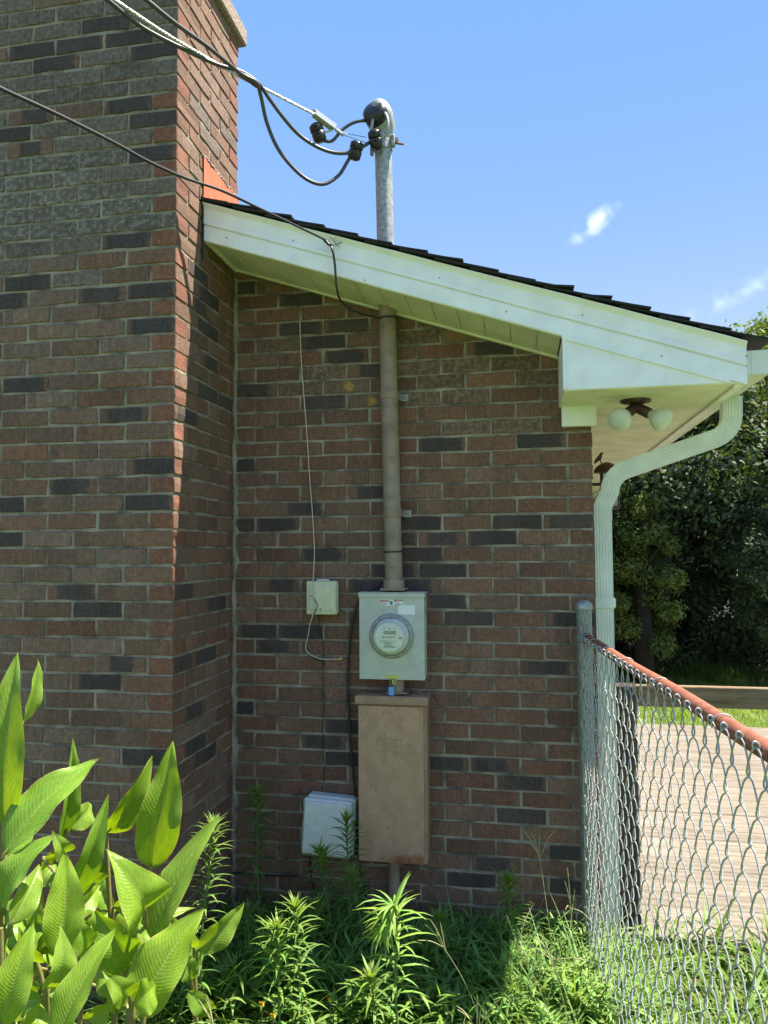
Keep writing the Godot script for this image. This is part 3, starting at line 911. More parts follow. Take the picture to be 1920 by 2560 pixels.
	bead.prism(PackedVector2Array([Vector2(cx - 0.002, soffit_y(cx) - 0.014), Vector2(1.79, soffit_y(1.79) - 0.012), Vector2(1.79, soffit_y(1.79) + 0.002), Vector2(cx - 0.002, soffit_y(cx) + 0.002)]), 0.345, 0.3535)
	bead.box(V(cx + 0.006, (cy + soffit_y(cx)) / 2 - 0.006, 0.3485), V(0.012, soffit_y(cx) - cy - 0.018, 0.006), 0.001)
	part("cornice_bead", bead, M.vinyl, root)
	var fb := MB.new()
	fb.box(V(1.292, 2.266, 0.012), V(0.138, 0.084, 0.03), 0.003)
	fb.box(V(1.300, 2.3105, 0.016), V(0.176, 0.006, 0.05), 0.002)
	part("frieze_block", fb, M.vinyl, root)
	# level eave soffit in narrow boards, running back along the front wall
	var z := 0.344
	var k := 0
	while z > -7.0:
		var nz := z - 0.0985
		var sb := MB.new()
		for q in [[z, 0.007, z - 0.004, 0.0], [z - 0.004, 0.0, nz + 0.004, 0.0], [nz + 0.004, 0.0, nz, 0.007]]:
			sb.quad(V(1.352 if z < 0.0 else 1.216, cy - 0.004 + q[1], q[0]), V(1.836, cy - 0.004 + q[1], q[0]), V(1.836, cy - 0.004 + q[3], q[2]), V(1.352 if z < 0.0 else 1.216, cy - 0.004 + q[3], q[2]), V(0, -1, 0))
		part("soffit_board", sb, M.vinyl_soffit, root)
		z = nz
		k += 1
	var es := MB.new()
	es.box(V(1.842, 2.372, -4.3), V(0.014, 0.142, 9.27), 0.002)
	es.box(V(1.824, 2.302, -4.3), V(0.028, 0.012, 9.26), 0.002)
	es.box(V(1.812, 2.296, -4.3), V(0.010, 0.006, 9.26), 0.001)
	part("eave_fascia", es, M.vinyl, root)

# ---------------------------------------------------------------- electric service and wires
func conduit_x(y: float) -> float:
	return 0.5265 - (y - 1.6) * 0.0188

func service() -> void:
	# mast: pipe from the meter up through the roof to the weather head
	var t := thing("service_mast", "brown painted conduit mast rising from meter box through the eave", "conduit", V(0.52, 1.56, 0.06))
	var mb := MB.new()
	var path := []
	for i in 25:
		var y := lerpf(1.60, 2.86, i / 24.0)
		path.append(V(conduit_x(y), y, 0.058))
	mb.tube(path, 0.0365, 24, true)
	part("pipe", mb, M.pipe_paint, t)
	mb = MB.new()
	path = []
	for i in 12:
		var y := lerpf(2.84, 3.50, i / 11.0)
		path.append(V(conduit_x(y), y, 0.058))
	mb.tube(path, 0.0368, 24, true)
	part("upper_pipe", mb, M.galvanised, t, "bare weathered grey mast pipe above the roof")
	mb = MB.new()
	for y in [1.606, 1.612, 1.618, 1.624]:
		mb.lathe([Vector2(0.0365, -0.002), Vector2(0.0378, 0), Vector2(0.0365, 0.002)], Transform3D(Basis.IDENTITY, V(conduit_x(y), y, 0.058)), 24)
	mb.lathe([Vector2(0.0, 0.012), Vector2(0.042, 0.012), Vector2(0.044, 0.008), Vector2(0.044, -0.028), Vector2(0.0, -0.028)], Transform3D(Basis.IDENTITY, V(0.5265, 1.588, 0.058)), 24)
	mb.box(V(0.5265, 1.560, 0.058), V(0.104, 0.010, 0.09), 0.003)
	part("hub", mb, M.pipe_paint, t)
	for y in [2.375, 1.878]:
		mb = MB.new()
		var c := V(conduit_x(y), y, 0.058)
		mb.lathe([Vector2(0.0366, -0.017), Vector2(0.0398, -0.016), Vector2(0.0402, 0), Vector2(0.0398, 0.016), Vector2(0.0366, 0.017)], Transform3D(Basis.IDENTITY, c), 24)
		mb.box(c + V(0.036, 0, -0.042), V(0.02, 0.03, 0.03), 0.003)
		part("strap", mb, M.pipe_paint, t)
		var ear := MB.new()
		ear.box(c + V(0.058, -0.002, -0.048), V(0.034, 0.032, 0.008), 0.003)
		part("strap_ear", ear, M.steel, t)
		var sc := MB.new()
		sc.lathe([Vector2(0, 0.006), Vector2(0.005, 0.006), Vector2(0.0075, 0.002), Vector2(0.0075, 0)], Transform3D(Basis(Vector3.RIGHT, PI / 2), c + V(0.060, -0.002, -0.044)), 10)
		part("screw", sc, M.steel, t)
	for y in [2.705, 1.715]:
		mb = MB.new()
		var c := V(conduit_x(y), y, 0.058)
		mb.lathe([Vector2(0.0366, -0.004), Vector2(0.0388, -0.004), Vector2(0.0388, 0.004), Vector2(0.0366, 0.004)], Transform3D(Basis(Vector3(0, 0, 1), 0.03), c), 24)
		part("cable_tie", mb, M.cable_black, t)
	# clamp near the top that holds the service drop
	mb = MB.new()
	var cc := V(conduit_x(3.47), 3.462, 0.058)
	mb.lathe([Vector2(0.037, -0.022), Vector2(0.041, -0.022), Vector2(0.041, 0.022), Vector2(0.037, 0.022)], Transform3D(Basis.IDENTITY, cc), 24)
	mb.box(cc + V(0.046, 0.012, 0.012), V(0.018, 0.05, 0.028), 0.004)
	mb.box(cc + V(-0.046, -0.03, 0.02), V(0.014, 0.036, 0.02), 0.004)
	mb.tube([cc + V(0.05, 0.012, 0.012), cc + V(0.062, 0.010, 0.012), cc + V(0.062, 0.022, 0.012)], 0.010, 6)
	part("clamp", mb, M.galvanised, t)
	mb = MB.new()
	mb.tube([cc + V(-0.05, 0.018, 0.03), cc + V(0.092, -0.008, 0.012)], 0.0045, 8)
	part("bolt", mb, M.rust, t)
	mb = MB.new()
	mb.lathe([Vector2(0.0372, 0), Vector2(0.0372, 0.06)], Transform3D(Basis.IDENTITY, V(conduit_x(3.5), 3.49, 0.058)), 24)
	part("rusty_collar", mb, M.rust_rail, t, "rust orange band under the weather head")
	weatherhead(t)
	# short pipe under the breaker box
	t = thing("lower_conduit", "short brown conduit running from breaker box down into the weeds", "conduit", V(0.517, 0, 0.045))
	mb = MB.new()
	mb.tube([V(0.517, -0.05, 0.045), V(0.517, 0.46, 0.045)], 0.0235, 20)
	part("pipe", mb, M.pipe_paint, t)
	mb = MB.new()
	mb.lathe([Vector2(0.0236, -0.014), Vector2(0.027, -0.013), Vector2(0.027, 0.013), Vector2(0.0236, 0.014)], Transform3D(Basis.IDENTITY, V(0.517, 0.300, 0.045)), 20)
	mb.lathe([Vector2(0.0236, -0.011), Vector2(0.0275, -0.01), Vector2(0.0275, 0.01), Vector2(0.0236, 0.011)], Transform3D(Basis.IDENTITY, V(0.517, 0.135, 0.045)), 20)
	mb.box(V(0.552, 0.302, 0.007), V(0.036, 0.03, 0.007), 0.003)
	part("strap", mb, M.pipe_paint, t)
	mb = MB.new()
	mb.lathe([Vector2(0, 0.006), Vector2(0.0065, 0.005), Vector2(0.0075, 0)], Transform3D(Basis(Vector3.RIGHT, PI / 2), V(0.556, 0.302, 0.0105)), 10)
	part("screw", mb, M.steel, t)
	wires()

# cast hood leaning forward off the mast with a dark insert for the leads
func weatherhead(t: Node3D) -> void:
	var tip := V(conduit_x(3.5), 3.50, 0.058)
	var b := Basis(Vector3.RIGHT, 0.62) * Basis(Vector3(0, 0, 1), 0.10)
	var mb := MB.new()
	var prof := []
	# dome: an ellipsoid cap flattened sideways
	for i in 9:
		var a := i / 8.0 * PI / 2
		prof.append(Vector2(0.056 * cos(PI / 2 - a), 0.075 * sin(PI / 2 - a)))
	prof.append(Vector2(0.057, -0.03))
	prof.append(Vector2(0.054, -0.055))
	mb.lathe(prof, Transform3D(b, tip + V(-0.006, 0.075, 0.022)), 24)
	part("weatherhead_hood", mb, M.galvanised, t)
	mb = MB.new()
	var c2 := Basis(Vector3.RIGHT, 1.25) * Basis(Vector3(0, 1, 0), 0.0)
	mb.lathe([Vector2(0, 0.058), Vector2(0.034, 0.056), Vector2(0.050, 0.046), Vector2(0.0555, 0.024), Vector2(0.053, -0.02), Vector2(0.042, -0.05)], Transform3D(Basis(Vector3(0, 1, 0), -0.25) * c2, tip + V(-0.016, 0.070, 0.030)), 22)
	part("insert", mb, M.dark_plastic, t, "glossy black insert where the leads come out")
	mb = MB.new()
	mb.lathe([Vector2(0.037, -0.05), Vector2(0.041, -0.045), Vector2(0.043, 0.0), Vector2(0.040, 0.03)], Transform3D(Basis.IDENTITY, tip + V(0, 0.02, 0.0)), 22)
	part("neck", mb, M.galvanised, t)

# smooths a path with a Catmull-Rom curve
func smooth(p: Array, steps := 6) -> Array:
	var out := []
	for i in p.size() - 1:
		var a: Vector3 = p[maxi(i - 1, 0)]; var b: Vector3 = p[i]; var c: Vector3 = p[i + 1]; var d: Vector3 = p[mini(i + 2, p.size() - 1)]
		for k in steps:
			out.append(b.cubic_interpolate(c, a, d, k / float(steps)))
	out.append(p[p.size() - 1])
	return out

func cable(called: String, label: String, pts: Array, radius: float, m: Material, category := "cable", steps := 6, sides := 8) -> Node3D:
	var t := thing(called, label, category, pts[pts.size() - 1])
	var mb := MB.new()
	mb.tube(smooth(pts, steps), radius, sides)
	part("conductor", mb, m, t)
	return t

func wires() -> void:
	var neutral = [V(-1.60, 3.66, 3.9), V(-0.75, 3.53, 2.1), V(-0.337, 3.525, 1.191), V(-0.263, 3.538, 1.026), V(-0.152, 3.525, 0.832), V(-0.070, 3.527, 0.685), V(0.025, 3.525, 0.535), V(0.068, 3.525, 0.477), V(0.137, 3.520, 0.393), V(0.246, 3.515, 0.251)]
	var hot_a = [V(-1.52, 3.64, 3.9), V(-0.66, 3.515, 2.1), V(-0.206, 3.503, 1.187), V(-0.136, 3.505, 1.052), V(-0.071, 3.494, 0.907), V(-0.013, 3.505, 0.745), V(0.040, 3.513, 0.573), V(0.078, 3.515, 0.505), V(0.079, 3.493, 0.453), V(0.086, 3.412, 0.396), V(0.119, 3.327, 0.335), V(0.191, 3.255, 0.267), V(0.263, 3.235, 0.223), V(0.322, 3.284, 0.184), V(0.356, 3.352, 0.161), V(0.379, 3.408, 0.139)]
	var hot_b = [V(-1.64, 3.64, 3.9), V(-0.80, 3.52, 2.1), V(-0.349, 3.519, 1.193), V(-0.265, 3.520, 1.046), V(-0.201, 3.513, 0.881), V(-0.120, 3.519, 0.744), V(-0.033, 3.522, 0.627), V(0.029, 3.540, 0.545), V(0.079, 3.525, 0.485), V(0.103, 3.497, 0.428), V(0.138, 3.455, 0.369), V(0.183, 3.416, 0.297), V(0.244, 3.387, 0.244), V(0.309, 3.376, 0.201), V(0.370, 3.387, 0.170), V(0.418, 3.414, 0.153), V(0.460, 3.455, 0.127)]
	cable("service_cable", "black service cable whose lowest loop hangs deepest beside mast", hot_a, 0.0074, M.cable_grey, "cable", 8, 10)
	cable("service_cable", "black service cable with the shallower loop ending at mast top", hot_b, 0.0074, M.cable_grey, "cable", 8, 10)
	# bare stranded neutral: seven twisted wires
	var t := thing("neutral_wire", "bare stranded aluminium wire running to wedge clamp by mast", "wire", V(0.246, 3.515, 0.251))
	var core := smooth(neutral, 60)
	for k in 6:
		var mb := MB.new()
		var p := []
		var run := 0.0
		for i in core.size():
			if i > 0: run += (core[i] - core[i - 1]).length()
			var d: Vector3 = (core[mini(i + 1, core.size() - 1)] - core[maxi(i - 1, 0)]).normalized()
			var x := d.cross(Vector3.UP).normalized()
			var y := x.cross(d)
			var a := run * TAU / 0.075 + TAU * k / 6.0
			p.append(core[i] + (x * cos(a) + y * sin(a)) * 0.0036)
		mb.tube(p, 0.0020, 5, false)
		part("strand", mb, M.aluminium, t)
	# tape wrap where the three part
	t = thing("tape_wrap", "black tape binding the service cables where they split", "tape", V(0.075, 3.52, 0.48))
	var tw := MB.new()
	tw.tube(smooth([V(0.030, 3.527, 0.548), V(0.060, 3.524, 0.505), V(0.082, 3.514, 0.470)], 4), [0.006, 0.010, 0.011, 0.0115, 0.0115, 0.012, 0.011, 0.009, 0.007], 10)
	part("wrap", tw, M.cable_black, t)
	# wedge clamp
	t = thing("wedge_clamp", "grey metal wedge clamp gripping the bare wire beside mast", "clamp", V(0.276, 3.503, 0.22))
	var a := V(0.236, 3.523, 0.256); var b := V(0.311, 3.486, 0.186)
	var dir := (b - a).normalized()
	var side := dir.cross(Vector3.UP).normalized()
	var bs := Basis(dir, side.cross(dir).normalized() * 1.0, -side)
	bs = Basis(dir, side.cross(dir).normalized(), dir.cross(side.cross(dir).normalized()))
	var mb := MB.new()
	mb.box((a + b) / 2 + bs.y * 0.006, V(0.102, 0.005, 0.030), 0.001, bs)
	mb.box((a + b) / 2 + bs.z * 0.014, V(0.102, 0.022, 0.003), 0.001, bs)
	mb.box((a + b) / 2 - bs.z * 0.014, V(0.102, 0.022, 0.003), 0.001, bs)
	part("shell", mb, M.aluminium, t)
	mb = MB.new()
	mb.box((a + b) / 2 - bs.x * 0.016 + bs.y * 0.012, V(0.085, 0.012, 0.016), 0.003, bs)
	part("wedge", mb, M.galvanised, t)
	mb = MB.new()
	mb.box(b + dir * 0.022, V(0.044, 0.012, 0.014), 0.002, bs)
	part("bail_lug", mb, M.aluminium, t)
	for k in [-1.0, 1.0]:
		mb = MB.new()
		mb.tube([b + dir * 0.03 + bs.z * 0.006 * k, V(0.427, 3.466, 0.113) + V(0, 0.012 * k, 0)], 0.0014, 5)
		part("bail_wire", mb, M.steel, t)
	mb = MB.new()
	mb.tube(smooth([b - dir * 0.005, V(0.292, 3.468, 0.205), V(0.262, 3.458, 0.218)], 4), 0.004, 6)
	part("tail", mb, M.aluminium, t)
	# splice connectors in black covers
	var spots := [[V(0.246, 3.455, 0.222), 0.3, "black splice cover left of mast, under the wedge clamp"], [V(0.389, 3.405, 0.146), -0.35, "black splice cover lowest beside mast, end of deep loop"], [V(0.472, 3.452, 0.132), 0.15, "black splice cover tight against mast under weatherhead"]]
	for q in spots:
		var s := thing("splice_connector", q[2], "connector", q[0], "splice covers at the mast")
		var bb := Basis(Vector3(0, 0, 1), q[1]) * Basis(Vector3.RIGHT, 0.25)
		mb = MB.new()
		mb.lathe([Vector2(0, 0.040), Vector2(0.018, 0.038), Vector2(0.028, 0.030), Vector2(0.029, 0.008), Vector2(0.024, 0.004), Vector2(0.0285, -0.002), Vector2(0.027, -0.030), Vector2(0.016, -0.038), Vector2(0, -0.038)], Transform3D(bb, q[0]), 14)
		part("cover", mb, M.dark_plastic, s)
		for k in 2:
			mb = MB.new()
			mb.lathe([Vector2(0.007, 0), Vector2(0.011, 0), Vector2(0.011, 0.012), Vector2(0.007, 0.012)], Transform3D(bb * Basis(Vector3.RIGHT, PI / 2), q[0] + bb * V(0.0, 0.014 - 0.028 * k, 0.022)), 12)
			part("port", mb, M.cable_black, s)
	var lead_left = [V(0.258, 3.430, 0.210), V(0.297, 3.436, 0.186), V(0.334, 3.492, 0.162), V(0.374, 3.526, 0.146), V(0.414, 3.542, 0.130), V(0.442, 3.557, 0.095)]
	var lead_mid = [V(0.456, 3.570, 0.098), V(0.463, 3.535, 0.140), V(0.459, 3.496, 0.149), V(0.455, 3.470, 0.139)]
	var lead_right = [V(0.478, 3.590, 0.095), V(0.513, 3.562, 0.133), V(0.529, 3.514, 0.148), V(0.522, 3.472, 0.147), V(0.497, 3.449, 0.135)]
	cable("lead_wire", "dark lead arching left from weatherhead to left splice cover", lead_left, 0.0068, M.cable_grey, "wire", 6, 10)
	cable("lead_wire", "short grey lead dropping straight from the weatherhead opening", lead_mid, 0.0062, M.galvanised, "wire", 6, 10)
	cable("lead_wire", "grey lead looping right of weatherhead round to mast splice", lead_right, 0.0062, M.galvanised, "wire", 6, 10)
	# telephone drop with its hook on the fascia
	var phone = [V(-0.30, 2.70, 3.6), V(-0.09, 2.665, 2.5), V(-0.037, 2.672, 1.957), V(-0.018, 2.702, 1.803), V(0.012, 2.735, 1.636), V(0.049, 2.759, 1.468), V(0.078, 2.772, 1.341), V(0.115, 2.796, 1.193), V(0.166, 2.825, 1.043), V(0.224, 2.843, 0.871), V(0.287, 2.872, 0.650), V(0.324, 2.924, 0.388), V(0.347, 2.890, 0.390), V(0.357, 2.831, 0.385), V(0.360, 2.749, 0.370), V(0.364, 2.710, 0.330), V(0.384, 2.696, 0.260), V(0.427, 2.695, 0.170), V(0.476, 2.700, 0.098)]
	cable("telephone_wire", "thin black telephone wire slanting down past chimney to rake fascia", phone, 0.0045, M.cable_black, "wire")
	t = thing("wire_hook", "small steel wire hook screwed into the white rake fascia", "hook", V(0.339, 2.93, 0.36))
	mb = MB.new()
	mb.tube(smooth([V(0.332, 2.905, 0.392), V(0.345, 2.940, 0.385), V(0.352, 2.925, 0.38), V(0.362, 2.915, 0.35)], 4), 0.002, 6)
	mb.tube([V(0.347, 2.905, 0.385), V(0.382, 2.930, 0.35)], 0.0022, 6)
	part("hook", mb, M.steel, t)
	mb = MB.new()
	mb.tube([V(0.318, 2.925, 0.392), V(0.338, 2.905, 0.392)], 0.006, 8)
	part("tie", mb, M.cable_black, t)
	var black_cable = [V(0.500, 1.600, 0.018), V(0.472, 1.590, 0.028), V(0.442, 1.566, 0.035), V(0.386, 1.532, 0.030), V(0.352, 1.461, 0.025), V(0.328, 1.342, 0.018), V(0.318, 1.174, 0.016), V(0.324, 1.008, 0.02), V(0.336, 0.844, 0.024), V(0.348, 0.704, 0.02), V(0.351, 0.547, 0.016), V(0.362, 0.42, 0.014), V(0.40, 0.25, 0.02)]
	cable("black_cable", "black cable curving down brick between meter box and wall wires", black_cable, 0.0055, M.cable_black)
	var white_wire = [V(0.107, 2.757, -0.012), V(0.106, 2.735, 0.006), V(0.106, 2.712, 0.012), V(0.109, 2.596, 0.010), V(0.119, 2.453, 0.012), V(0.139, 2.205, 0.011), V(0.148, 2.064, 0.014), V(0.162, 1.872, 0.011), V(0.171, 1.716, 0.014), V(0.172, 1.620, 0.034), V(0.177, 1.575, 0.060), V(0.178, 1.462, 0.062), V(0.162, 1.415, 0.048), V(0.146, 1.36, 0.026), V(0.133, 1.309, 0.018), V(0.140, 1.287, 0.016), V(0.169, 1.267, 0.014), V(0.204, 1.257, 0.012), V(0.248, 1.257, 0.011), V(0.280, 1.258, 0.010)]
	t = cable("white_wire", "thin off-white wire hanging down brick in front of beige box", white_wire, 0.0021, M.wire_white, "wire", 6, 6)
	mb = MB.new()
	mb.tube([V(0.278, 1.258, 0.010), V(0.292, 1.262, 0.009)], 0.0045, 6)
	part("nut", mb, M.seal_yellow, t, "small yellow wire nut at the loose end")
	mb = MB.new()
	mb.tube(smooth([V(0.127, 1.317, 0.014), V(0.136, 1.290, 0.012), V(0.160, 1.266, 0.010), V(0.190, 1.252, 0.009), V(0.205, 1.250, 0.008)], 4), 0.0028, 6)
	part("sleeve", mb, M.cable_black, t)
	var thin_wire = [V(0.192, 1.447, 0.016), V(0.191, 1.398, 0.009), V(0.205, 1.329, 0.007), V(0.208, 1.236, 0.006), V(0.207, 1.168, 0.010), V(0.209, 1.066, 0.006), V(0.206, 0.914, 0.007), V(0.210, 0.796, 0.006), V(0.206, 0.680, 0.010)]
	cable("thin_wire", "thin dark wire from beige box down brick to grey box", thin_wire, 0.0017, M.cable_black, "wire", 5, 6)
	var ground_wire = [V(-0.198, 0.333, 0.012), V(-0.162, 0.335, 0.012), V(-0.091, 0.330, 0.010), V(0.020, 0.336, 0.012), V(0.099, 0.340, 0.012), V(0.150, 0.352, 0.016)]
	cable("ground_cable", "black cable running level along brick low behind the weeds", ground_wire, 0.0034, M.cable_black, "cable", 5, 6)
	var box_wire = [V(0.153, 0.46, 0.030), V(0.158, 0.360, 0.030), V(0.171, 0.282, 0.018), V(0.185, 0.215, 0.014), V(0.20, 0.02, 0.02)]
	cable("box_cable", "black cable dropping from the bottom of the grey box", box_wire, 0.0042, M.cable_black, "cable", 5, 6)

func text(parent: Node3D, called: String, words: String, height: float, at: Vector3, m: Material, deep := 0.0004) -> void:
	var o := MeshInstance3D.new()
	var tm := TextMesh.new()
	var f := SystemFont.new()
	f.font_names = PackedStringArray(["Droid Sans"])
	tm.font = f
	tm.text = words
	tm.font_size = 32
	tm.pixel_size = height / 32.0
	tm.depth = deep
	tm.curve_step = 4.0
	o.mesh = tm
	o.material_override = m
	o.name = called
	parent.add_child(o, true)
	o.position = at - parent.position

# rows of print too small to read
func print_rows(mb: MB, r: RandomNumberGenerator, x0: float, x1: float, y0: float, step: float, rows: int, h: float, z: float) -> void:
	for i in rows:
		var x := x0
		var y := y0 - step * i
		var stop := x1 - r.randf() * (x1 - x0) * 0.3
		while x < stop:
			var w := r.randf_range(0.004, 0.011)
			mb.quad(V(x, y, z), V(minf(x + w, stop), y, z), V(minf(x + w, stop), y + h, z), V(x, y + h, z), V(0, 0, 1))
			x += w + 0.0022

func boxes() -> void:
	var r := RandomNumberGenerator.new()
	r.seed = 5
	# meter socket
	var t := thing("electric_meter", "grey green electric meter box with round glass meter on brick", "electric meter", V(0.523, 1.19, 0.0))
	var mb := MB.new()
	mb.box(V(0.523, 1.365, 0.052), V(0.268, 0.348, 0.094), 0.004)
	part("housing", mb, M.meter_paint, t)
	mb = MB.new()
	mb.box(V(0.523, 1.361, 0.1005), V(0.272, 0.338, 0.005), 0.002)
	part("cover", mb, M.meter_paint, t)
	mb = MB.new()
	mb.box(V(0.523, 1.5445, 0.055), V(0.276, 0.008, 0.106), 0.002)
	mb.box(V(0.523, 1.5375, 0.1065), V(0.276, 0.018, 0.003), 0.001)
	part("rain_lip", mb, M.meter_paint, t)
	mb = MB.new()
	mb.box(V(0.6595, 1.47, 0.07), V(0.004, 0.03, 0.012), 0.001)
	mb.box(V(0.6595, 1.52, 0.075), V(0.003, 0.022, 0.01), 0.001)
	part("side_latch", mb, M.steel, t)
	var front := Basis(Vector3.RIGHT, PI / 2)
	var c := V(0.5225, 1.370, 0.103)
	mb = MB.new()
	mb.lathe([Vector2(0.092, -0.002), Vector2(0.092, 0.004), Vector2(0.089, 0.012), Vector2(0.083, 0.016), Vector2(0.079, 0.016), Vector2(0.079, 0.0)], Transform3D(front, c), 44)
	var ring := part("sealing_ring", mb, M.galvanised, t)
	mb = MB.new()
	mb.box(c + V(0.002, 0.079, 0.016), V(0.020, 0.012, 0.014), 0.003)
	part("ring_screw", mb, M.steel, ring)
	# glass meter standing out of the ring
	mb = MB.new()
	mb.lathe([Vector2(0.0, 0.004), Vector2(0.060, 0.004), Vector2(0.060, 0.052), Vector2(0.0, 0.052)], Transform3D(front, c), 40)
	var mt := part("meter", mb, M.meter_face, t)
	var face_z := c.z + 0.0528
	mb = MB.new()
	mb.lathe([Vector2(0.0, 0.0), Vector2(0.0605, 0.0), Vector2(0.064, -0.004), Vector2(0.070, -0.02), Vector2(0.070, -0.045)], Transform3D(front, V(c.x, c.y, face_z + 0.018)), 44)
	part("glass", mb, M.glass, mt)
	mb = MB.new()
	mb.lathe([Vector2(0.0605, 0.052), Vector2(0.0605, 0.030), Vector2(0.066, 0.026), Vector2(0.073, 0.014), Vector2(0.078, 0.006)], Transform3D(front, c), 44)
	part("body_skirt", mb, M.plastic_grey, mt)
	mb = MB.new()
	mb.box(V(c.x + 0.002, c.y + 0.019, face_z), V(0.052, 0.015, 0.0012), 0.0003)
	part("display", mb, M.lcd, mt)
	mb = MB.new()
	mb.quad(V(c.x - 0.032, c.y - 0.003, face_z + 0.0003), V(c.x + 0.036, c.y - 0.003, face_z + 0.0003), V(c.x + 0.036, c.y + 0.006, face_z + 0.0003), V(c.x - 0.032, c.y + 0.006, face_z + 0.0003), V(0, 0, 1))
	var disc := []
	for i in 17:
		var a := PI + PI * i / 16.0
		disc.append(V(c.x + cos(a) * 0.055, c.y - 0.009 + sin(a) * 0.046, face_z + 0.0003))
	for i in 16: mb.tri(V(c.x, c.y - 0.009, face_z + 0.0003), disc[i], disc[i + 1], V(0, 0, 1))
	part("nameplate", mb, M.nameplate, mt)
	mb = MB.new()
	print_rows(mb, r, c.x - 0.030, c.x + 0.034, c.y - 0.001, 0.004, 1, 0.0045, face_z + 0.0009)
	print_rows(mb, r, c.x - 0.040, c.x + 0.046, c.y - 0.015, 0.0075, 2, 0.0022, face_z + 0.0009)
	print_rows(mb, r, c.x - 0.020, c.x + 0.016, c.y - 0.024, 0.008, 2, 0.0036, face_z + 0.0009)
	print_rows(mb, r, c.x - 0.024, c.x + 0.030, c.y - 0.040, 0.01, 1, 0.0050, face_z + 0.0009)
	mb.box(V(c.x + 0.001, c.y + 0.034, face_z), V(0.006, 0.006, 0.001), 0.001)
	mb.box(V(c.x + 0.045, c.y - 0.002, face_z), V(0.012, 0.005, 0.001), 0.001)
	for s in [-1.0, 1.0]: mb.box(V(c.x + 0.023 * s, c.y + 0.037, face_z), V(0.006, 0.002, 0.001), 0.0004)
	part("print", mb, M.print_dark, mt)
	# warning stickers
	var sz := 0.1036
	mb = MB.new()
	mb.quad(V(0.478, 1.492, sz), V(0.570, 1.496, sz), V(0.569, 1.519, sz), V(0.477, 1.515, sz), V(0, 0, 1))
	part("warning_sticker", mb, M.print_white, t)
	mb = MB.new()
	mb.quad(V(0.477, 1.5085, sz + 0.0006), V(0.510, 1.5098, sz + 0.0006), V(0.510, 1.516, sz + 0.0006), V(0.477, 1.5148, sz + 0.0006), V(0, 0, 1))
	mb.quad(V(0.534, 1.511, sz + 0.0006), V(0.569, 1.5125, sz + 0.0006), V(0.569, 1.5190, sz + 0.0006), V(0.534, 1.5175, sz + 0.0006), V(0, 0, 1))
	part("red_band", mb, M.print_red, t)
	text(t, "warning_word", "DANGER", 0.0052, V(0.4955, 1.5121, sz + 0.0012), M.print_white)
	text(t, "warning_word", "WARNING", 0.0052, V(0.5530, 1.5150, sz + 0.0012), M.print_white)
	mb = MB.new()
	print_rows(mb, r, 0.480, 0.508, 1.503, 0.0045, 3, 0.0014, sz + 0.0009)
	print_rows(mb, r, 0.536, 0.567, 1.505, 0.0045, 3, 0.0014, sz + 0.0009)
	part("sticker_print", mb, M.print_dark, t)
	mb = MB.new()
	mb.box(V(0.523, 1.505, sz), V(0.010, 0.014, 0.0012), 0.0004)
	mb.box(V(0.515, 1.511, sz), V(0.004, 0.008, 0.0012), 0.0004)
	part("sticker_symbol", mb, M.print_teal, t)
	mb = MB.new()
	mb.quad(V(0.550, 1.459, sz), V(0.620, 1.457, sz), V(0.620, 1.495, sz), V(0.550, 1.498, sz), V(0, 0, 1))
	part("paper_label", mb, M.print_white, t, "faded blank white paper label")
	# hasp with a numbered seal
	mb = MB.new()
	mb.box(V(0.526, 1.204, 0.105), V(0.05, 0.014, 0.004), 0.002)
	mb.lathe([Vector2(0.0045, -0.002), Vector2(0.0095, -0.002), Vector2(0.0095, 0.002), Vector2(0.0045, 0.002)], Transform3D(front, V(0.534, 1.186, 0.108)), 14)
	part("hasp", mb, M.seal_yellow, t)
	mb = MB.new()
	mb.tube(smooth([V(0.514, 1.160, 0.110), V(0.514, 1.185, 0.112), V(0.522, 1.196, 0.112), V(0.540, 1.192, 0.112), V(0.540, 1.170, 0.110), V(0.531, 1.158, 0.110)], 4), 0.0011, 5)
	part("seal_wire", mb, M.steel, t)
	mb = MB.new()
	mb.box(V(0.5215, 1.147, 0.110), V(0.024, 0.034, 0.008), 0.003)
	part("seal", mb, M.seal_blue, t, "clear blue plastic seal tag")
	# nipple between the boxes
	mb = MB.new()
	mb.tube([V(0.538, 1.13, 0.058), V(0.538, 1.21, 0.058)], 0.030, 20)
	mb.box(V(0.540, 1.136, 0.062), V(0.090, 0.006, 0.07), 0.003)
	part("nipple", mb, M.pipe_paint, t)

	# breaker box
	t = thing("breaker_box", "tall rusty brown breaker box under the electric meter", "breaker box", V(0.52, 0.45, 0))
	mb = MB.new()
	mb.box(V(0.522, 0.788, 0.050), V(0.284, 0.660, 0.090), 0.004)
	part("case", mb, M.brown_paint, t)
	mb = MB.new()
	mb.box(V(0.5165, 0.772, 0.0985), V(0.272, 0.628, 0.006), 0.003)
	var door := part("door", mb, M.brown_paint, t)
	mb = MB.new()
	mb.quad(V(0.3825, 0.460, 0.1019), V(0.6505, 0.460, 0.1019), V(0.6505, 1.084, 0.1019), V(0.3825, 1.084, 0.1019), V(0, 0, 1))
	part("door_face", mb, M.door_paint, door, "brown enamel with chalky scuffs above and rust below")
	mb = MB.new()
	mb.box(V(0.5205, 1.1215, 0.056), V(0.300, 0.010, 0.118), 0.003)
	mb.box(V(0.5205, 1.108, 0.1135), V(0.300, 0.030, 0.004), 0.002)
	for s in [-1.0, 1.0]: mb.box(V(0.5205 + 0.149 * s, 1.108, 0.07), V(0.003, 0.030, 0.085), 0.001)
	part("rain_hood", mb, M.brown_paint, t)
	mb = MB.new()
